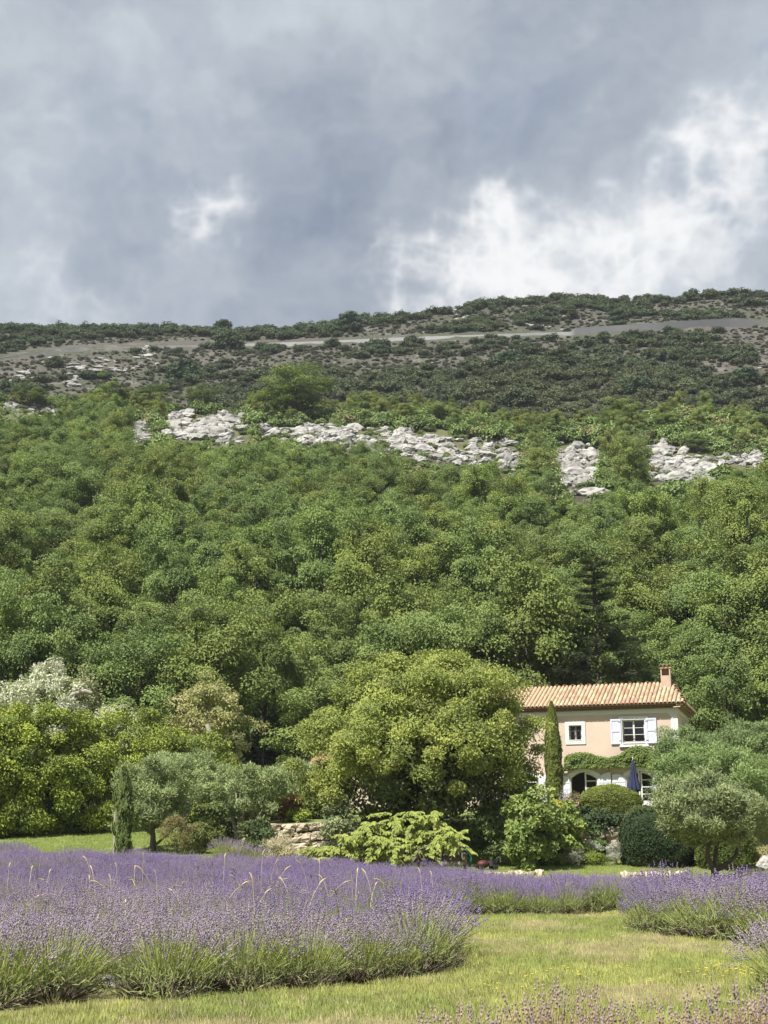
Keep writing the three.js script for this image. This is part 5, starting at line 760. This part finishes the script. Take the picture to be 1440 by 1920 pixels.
// bed outline on the ground: (x, D)
const BED = [[-7.5, 12.2], [-3.72, 13.9], [-2.7, 14.8], [-1.7, 15.2], [-1.0, 15.5], [-0.2, 16.1], [0.5, 17.2], [0.86, 18.6], [0.9, 27.0], [1.8, 27.6], [3.0, 27.9], [4.2, 28.3], [4.5, 31], [4.75, 31], [4.4, 26.4], [3.95, 24.2], [4.1, 22.2], [4.5, 20.6], [5.0, 19.0], [6.7, 17], [16, 16], [16, 43], [9, 43], [4, 41.5], [0, 43.5], [-3, 47.5], [-9, 48.5], [-18, 48.5], [-18, 12.2]];
const inside = (poly, x, y) => { let c = false; for (let i = 0, j = poly.length - 1; i < poly.length; j = i++) { const [a, b] = poly[i], [d, e] = poly[j]; if (b > y !== e > y && x < ((d - a) * (y - b)) / (e - b) + a) c = !c; } return c; };
const bushes = [];
{
  const r = R(1100), edge = [];
  // bushes set along the mown edge first, then the rest of the bed in loose rows
  const walk = (pts, step, inset) => { for (let i = 1; i < pts.length; i++) { const [a, b] = pts[i - 1], [c, d] = pts[i], L = Math.hypot(c - a, d - b), n = Math.max(1, Math.round(L / step)); for (let k = 0; k < n; k++) { const u = (k + 0.5) / n; edge.push([lerp(a, c, u) - (d - b) / L * inset, lerp(b, d, u) + (c - a) / L * inset]); } } };
  walk(BED.slice(0, 8), 0.84, 0.42); walk(BED.slice(7, 9), 0.9, 0.42); walk(BED.slice(8, 12), 0.9, 0.45); walk(BED.slice(14, 20), 0.85, 0.45);
  edge.forEach(([x, D]) => bushes.push({ x: x + (r() - 0.5) * 0.3, D: D + (r() - 0.5) * 0.4, s: lerp(0.86, 1.26, r()), edge: true }));
  for (let D = 12.5; D < 49.4; D += 0.6) for (let x = -16; x < 16; x += 0.64) {
    const X = x + (r() - 0.5) * 0.26 + ((D / 0.6) % 2) * 0.3, DD = D + (r() - 0.5) * 0.26, a = r(), b = r();
    if (!inside(BED, X, DD) || Math.abs(X) > DD * 0.275 + 0.9) continue;
    if (edge.some(([ex, ed]) => Math.hypot(ex - X, ed - DD) < 0.55)) continue;
    if (fbm(X * 0.5 + 3, DD * 0.3, 4, 3) > 0.63 && a < 0.5 && DD < 40) continue;
    if (Math.hypot(X - onGround(1318, 51).x, DD - 51) < 0.5) continue;
    bushes.push({ x: X, D: DD, s: lerp(0.76, 1.14, b) * lerp(0.86, 1.16, noise(X * 0.8, DD * 0.7, 12)) });
  }
  for (const [px, D, s] of [[18, 51.5, 1.3], [45, 52, 1.2], [-8, 52, 1.2], [62, 51, 1.0], [30, 53, 1.2], [1378, 50.5, 1.3], [1400, 50, 1.3], [1424, 50.2, 1.2], [1395, 51.2, 1.4], [420, 56.8, 1.25], [445, 57.3, 1.35], [468, 57, 1.3], [490, 57.4, 1.1]]) { const p = onGround(px, D); bushes.push({ x: p.x, D, s, far: true, mark: px > 400 && px < 500 ? 'clump' : '' }); }
  for (const [x, D, s] of [[3.9, 14.3, 1.15], [4.35, 15.6, 1.2], [4.7, 14.6, 1.1], [4.0, 12.9, 1.0], [5.0, 16.4, 1.1]]) bushes.push({ x, D, s, side: true });
  bushes.forEach((b) => { b.k = Math.floor(r() * 5); b.ry = r() * 6.28; b.y = H(b.x, b.D) - 0.02; const f = fbm(b.x * 0.25 + 2, b.D * 0.18, 6, 3), old = sst(24, 15, b.D) * 0.5 + (f - 0.5) * 1.6; b.m = b.D < 27 ? (old > 0.32 ? 2 : old > 0.02 ? 1 : 0) : f > 0.56 ? 1 : f > 0.44 ? 3 : 0; b.green = !b.edge && ((b.x > 3.9 && b.x < 5.6 && b.D > 29 && b.D < 36) || (fbm(b.x * 0.6 + 9, b.D * 0.25, 3, 3) > 0.64 && b.D < 38)); if (b.x > 3.9 && b.D < 27 && b.D > 17) b.s *= 1.2; if (b.x > 0 && b.D > 30) b.s *= lerp(1, 0.74, sst(30, 36, b.D) * sst(0, 4, b.x)); if (!b.side) b.s *= lerp(1.08, 0.94, sst(14, 40, b.D)); });
  bushes.sort((a, b) => a.D - b.D);
}
const ORD_ = ['first', 'second', 'third', 'fourth', 'fifth', 'sixth', 'seventh', 'eighth', 'ninth', 'tenth', 'eleventh', 'twelfth', 'thirteenth', 'fourteenth', 'fifteenth', 'sixteenth', 'seventeenth', 'eighteenth', 'nineteenth', 'twentieth'];
function placeBush(b, label, group, shape, fm) {
  const o = new THREE.Group(); o.name = numbered('lavender_bush'); scene.add(o); o.position.set(b.x, b.y, -b.D); o.rotation.y = b.ry; o.scale.set(b.s, b.s * (b.sy ?? 1), b.s);
  part(o, 'stems', shape.stems, stemMat); part(o, 'flowers', shape.flowers, fm).userData.kind = 'stuff'; part(o, 'woody_base', shape.wood, woodMat); tag(o, label, 'lavender', group);
}
{
  const single = bushes.filter((b) => b.edge || b.side || b.far), rest = bushes.filter((b) => !(b.edge || b.side || b.far)), own = rest.slice(0, Math.max(0, 290 - single.length)), mass = rest.slice(own.length);
  const left = single.filter((b) => b.edge && b.D < 19.2 && b.x < 1.2).sort((a, b) => a.x - b.x), right = single.filter((b) => b.edge && b.x > 3.9 && b.D < 27.5).sort((a, b) => a.x - b.x), mid = single.filter((b) => b.edge && !left.includes(b) && !right.includes(b)).sort((a, b) => a.x - b.x || b.D - a.D);
  const leftIn = left.filter((b) => b.x > -b.D * 0.262 - 0.2);
  leftIn.forEach((b, i) => placeBush(b, `${ORD[i] ?? 'last'} lavender bush from the west along the near mown edge of the big bed`, 'lavender bushes along the near edge', lav[b.k], floMats[b.m]));
  mid.forEach((b, i) => placeBush(b, b.x > 1.0 ? `${ORD[mid.filter((q) => q.x > 1.0).indexOf(b)] ?? 'last'} lavender bush from the west at the head of the lawn bay` : 'lavender bush on the side of the lawn bay, hidden behind the corner bush', b.x > 1 ? 'lavender bushes at the head of the lawn bay' : 'lavender bushes on the side of the lawn bay', lav[b.k], floMats[b.m]));
  right.forEach((b, i) => placeBush(b, `${ORD[i] ?? 'last'} lavender bush from the west along the eastern bed's front`, 'lavender bushes along the eastern bed', lav[b.k], floMats[b.m]));
  single.filter((b) => b.side).forEach((b, i) => placeBush(b, `pale mauve lavender bush cut by the eastern edge of the view, ${ORD[i]} from the front`, 'lavender bushes at the eastern edge', lav[b.k], floMats[2]));
  single.filter((b) => b.far).forEach((b) => placeBush(b, b.mark ? 'dark dull purple lavender clump under the flat-topped olive' : b.x < 0 ? 'lavender bush in the little patch at the far western lawn edge' : 'lavender bush in the far patch right of the nearest olive trunk', b.mark ? 'purple clump under the flat-topped olive' : b.x < 0 ? 'far western lavender patch' : 'far eastern lavender patch', lav[b.k], floMats[b.mark ? 2 : b.x < 0 ? 3 : 1]));
  const behind = new Map(); [[leftIn, 'near mown edge'], [right, 'eastern bed front']].forEach(([list, where]) => list.forEach((e, i) => { const c = own.filter((b) => !behind.has(b) && b.D > e.D + 0.25 && b.D < e.D + 1.4 && Math.abs(b.x - e.x) < 0.5).sort((p, q) => p.D - q.D)[0]; if (c && ORD[i]) behind.set(c, `lavender bush right behind the ${ORD[i]} bush of the ${where}`); }));
  own.forEach((b) => placeBush(b, behind.get(b) ? behind.get(b) : b.green ? 'lavender bush with few flowers, a greener spot in the big bed' : b.x > 3.5 ? 'lavender bush inside the eastern bed behind its front row' : 'purple lavender bush inside the big bed behind the front row', b.green ? 'greener lavender bushes' : b.x > 3.5 ? 'lavender bushes inside the eastern bed' : 'lavender bushes inside the big bed', b.green ? sparse : lav[b.k], floMats[b.m]));
  // tops of faded lavender that grow just in front of the camera
  [[0.42, 8.5, 0.93], [0.98, 8.7, 1.03], [1.5, 8.6, 0.92], [2.0, 8.6, 1.02], [2.4, 8.8, 1.02], [2.75, 8.7, 1.1]].forEach(([x, D, s], i) => placeBush({ x, D, s, y: H(x, D) + 0.0, ry: i * 2, sy: 1.02 }, `faded reddish-stemmed lavender in the foreground, ${ORD[i]} from the west`, 'faded lavender bushes in the foreground', faded[i % 2], floFaded));
  const g = stuff('lavender_field', 'purple flowering lavender filling the bed behind the nearest rows'), white = floMat([1, 1, 1]);
  for (let k = 0; k < 6; k++) { const list = mass.filter((b) => (b.green ? 5 : b.k) === k), sh = k === 5 ? sparse : lav[k]; if (!list.length) continue; const L = list.map((b) => ({ x: b.x, y: b.y, D: b.D, s: b.s, ry: b.ry, c: FLO[b.m] })); instances('flowers', sh.flowers, white, L, g); const L2 = L.map((b) => ({ ...b, c: undefined })); instances('stems', sh.stems, stemMat, L2, g); instances('woody_base', sh.wood, woodMat, L2, g); }
}
// ------------------------------------------------------------------ tall dry grass standing over the lavender
{
  const r = R(1200), geos = []; for (let k = 0; k < 4; k++) { const bend = [0.03, 0.32, 0.14, 0.22][k], h = [1.02, 0.86, 0.98, 0.92][k], path = [], rad = []; for (let i = 0; i <= 8; i++) { const u = i / 8; path.push(V(bend * u * u * u, h * u - bend * 0.3 * u * u * u, 0)); rad.push(0.0032); } const head = [], hr = []; const e = path[8], d = path[8].clone().sub(path[7]).normalize(); for (let i = 0; i <= 5; i++) { const u = i / 5; head.push(e.clone().addScaledVector(d, u * 0.14).add(V(u * u * 0.03, -u * u * 0.04, 0))); hr.push(0.0085 * Math.sin(0.3 + u * 2.7) + 0.002); } geos.push([tube(path, rad, 4), tube(head, hr, 6), tube([V(0, 0.1, 0), V(-0.1, 0.4, 0.05), V(-0.28, 0.62, 0.08), V(-0.42, 0.6, 0.1)], [0.006, 0.006, 0.005, 0.002], 4)]); }
  const straw = plain([0.52, 0.46, 0.24], 0.8), strawDark = plain([0.46, 0.38, 0.2], 0.85), green = plain([0.3, 0.33, 0.08], 0.8);
  const spots = [[20, 1660], [35, 1690], [180, 1630], [185, 1650], [225, 1645], [230, 1670], [175, 1670], [255, 1612], [270, 1622], [280, 1636], [330, 1628], [295, 1655], [215, 1690], [350, 1690], [400, 1660], [385, 1640], [420, 1650], [450, 1645], [455, 1670], [465, 1660], [490, 1630], [500, 1640], [505, 1632], [510, 1650], [520, 1640], [545, 1660], [580, 1650], [590, 1660], [600, 1665], [610, 1660], [620, 1680], [665, 1680], [660, 1672], [690, 1690], [700, 1690], [470, 1720], [480, 1735], [415, 1690], [640, 1720], [570, 1720], [300, 1700], [240, 1720], [770, 1660], [755, 1690], [790, 1700], [120, 1640], [90, 1660], [60, 1640], [810, 1690], [740, 1640]];
  spots.forEach(([px, py], i) => { const D = lerp(17, 30, clamp((1735 - py) / 120)), p = onGround(px, D), k = i % 4, t = thing('wild_grass', 'tall dry yellow grass stalk bending over the purple lavender', 'wild grass', [p.x, p.y, p.z], r() * 6.28, 'dry grass stalks in the lavender'); t.scale.setScalar(lerp(0.88, 1.12, r())); part(t, 'stalk', geos[k][0], straw); part(t, 'seed_head', geos[k][1], strawDark); part(t, 'blade', geos[k][2], i % 3 ? straw : green); });
}
// ------------------------------------------------------------------ mown grass, straw and small yellow flowers
{
  const r = R(1300), tuft = (seed, n, h, w) => { const q = R(seed), L = new Leaves(), nn = V(), t = V(), e = V(), p = V(); for (let k = 0; k < n; k++) { const a = q() * 6.28; p.set((q() - 0.5) * w, -0.01, (q() - 0.5) * w); nn.set(Math.cos(a), 0.15, Math.sin(a)).normalize(); e.set(Math.cos(a) * 0.5 + (q() - 0.5), 1, Math.sin(a) * 0.5 + (q() - 0.5)); leafFrame(q, nn, t, e); const v = lerp(0.75, 1.25, q()); L.add(p, nn, t, h * lerp(0.5, 1.3, q()), 0.009, [v, v, v], 0.2); } return L.geo(); };
  const shapes = [tuft(1, 16, 0.075, 0.2), tuft(2, 16, 0.06, 0.22), tuft(3, 14, 0.1, 0.18)], lists = [[], [], []];
  for (let k = 0; k < 110000; k++) {
    const D = lerp(8, 33, Math.pow(r(), 0.8)), x = lerp(-5.5, 6.5, r()), a = r(), b = r(), c = r(); if (Math.abs(x) > D * 0.272 + 0.5) continue; if (inside(BED, x, D) && !(D < 17 && a < 0.15)) continue;
    const dry = sst(0.47, 0.66, fbm(x * 0.8 + 8, D * 0.55, 4, 4)) * 0.85 + (D < 15 && x < 1.5 ? 0.12 : 0), lush = sst(0.45, 0.65, fbm(x * 0.7 + 40, D * 0.5, 7, 3));
    let col = mixc([0.41, 0.43, 0.125], [0.31, 0.365, 0.09], lush * 0.8); if (b < dry) col = mixc([0.55, 0.52, 0.26], [0.47, 0.40, 0.21], c); const v = lerp(0.72, 1.22, c) * lerp(0.8, 1.15, noise(x * 3.1, D * 2.3, 5));
    lists[k % 3].push({ x, y: H(x, D), D, s: lerp(0.6, 1.15, a) * (dry > 0.6 ? 0.7 : 1), ry: b * 60, c: col.map((q) => q * v) });
  }
  const far = []; for (let k = 0; k < 26000; k++) { const D = lerp(49, 68, r()), x = lerp(-17, 16, r()), a = r(); if (D > 60 && x > -7) continue; const v = lerp(0.75, 1.2, a); far.push({ x, y: H(x, D), D, s: lerp(0.9, 1.4, r()), ry: a * 60, c: [0.3 * v, 0.38 * v, 0.075 * v] }); }
  const g = stuff('grass', 'mown sunlit grass with dry straw patches in the bay between the lavender'), m = leafMat([1, 1, 1], 0.3);
  for (let k = 0; k < 3; k++) instances('blades', shapes[k], m, lists[k], g);
  const g3 = stuff('lawn_grass', 'short green lawn behind the lavender'); instances('blades', shapes[1], m, far, g3);
  const fl = new Leaves(), e = V(), n = V(0, 1, 0), t = V(); for (let j = 0; j < 6; j++) { const a = j * 1.05; t.set(Math.cos(a), 0.1, Math.sin(a)).normalize(); e.set(0, 0.07, 0); fl.add(e, n, t, 0.02, 0.014, [1, 1, 1], 0.1); } fl.add(V(0, 0, 0), V(0, 0, 1), V(0, 1, 0), 0.07, 0.004, [0.2, 0.35, 0.1]);
  const list = []; for (const [px, py, n2, sp] of [[1110, 1724, 46, 0.9], [1400, 1832, 40, 0.55], [1340, 1835, 26, 0.5], [1010, 1836, 20, 0.5], [1100, 1840, 16, 0.6], [930, 1870, 12, 0.5], [1250, 1760, 16, 1.2]]) { const c = hit(px, py, 8, 40); for (let k = 0; k < n2; k++) { const x = c.x + (r() - 0.5) * 2 * sp, D = -c.z + (r() - 0.5) * 2.6 * sp; list.push({ x, y: H(x, D), D, s: lerp(0.7, 1.3, r()), ry: r() * 6 }); } }
  const g2 = stuff('wild_flowers', 'tiny yellow flowers scattered in the mown grass'); instances('flowers', fl.geo(), (() => { const q = new THREE.MeshStandardMaterial({ vertexColors: true, roughness: 0.8, side: THREE.DoubleSide }); q.color.setRGB(0.75, 0.6, 0.02); return q; })(), list, g2);
  // old woody stumps showing at the front of the bed
  [[362, 1868, 0.95], [440, 1850, 0.62], [596, 1850, 0.6], [660, 1846, 0.66], [836, 1822, 0.8], [250, 1880, 0.7], [1170, 1712, 0.7], [960, 1716, 0.75]].forEach(([px, py, s], i) => { const p = hit(px, py, 8, 40), t2 = thing('lavender_stump', `dry brown woody lavender stump at the bed's edge, ${ORD[[1, 2, 3, 4, 5, 0, 7, 6][i]]} from the west`, 'lavender', [p.x, p.y - 0.02, p.z - 0.12], i * 1.7, 'dry woody lavender stumps'); const m2 = part(t2, 'twigs', lav[i % 5].wood, woodMat); m2.scale.set(s * 0.9, s * 1.7, s * 0.9); const m3 = part(t2, 'twigs', lav[(i + 2) % 5].wood, woodMat); m3.scale.set(s * 0.6, s * 1.3, s * 0.6); m3.rotation.y = 1; });
  // stones lying at the lavender's feet
  [[198, 1848, 0.17, 'flat pale stone lying under the lavender near the western edge'], [222, 1852, 0.1, 'smaller pale stone next to the flat one under the lavender'], [345, 1880, 0.05, 'little pale pebble at the foot of the dry lavender stump']].forEach(([px, py, s, label], i) => { const p = hit(px, py, 8, 40), t2 = thing('stone', label, 'stone', [p.x, p.y + s * 0.2, p.z], i); const q = part(t2, 'rock', rocks[i], rockMats[0]); q.scale.set(s * 1.6, s * 0.6, s); });
}
renderer.render(scene, camera);
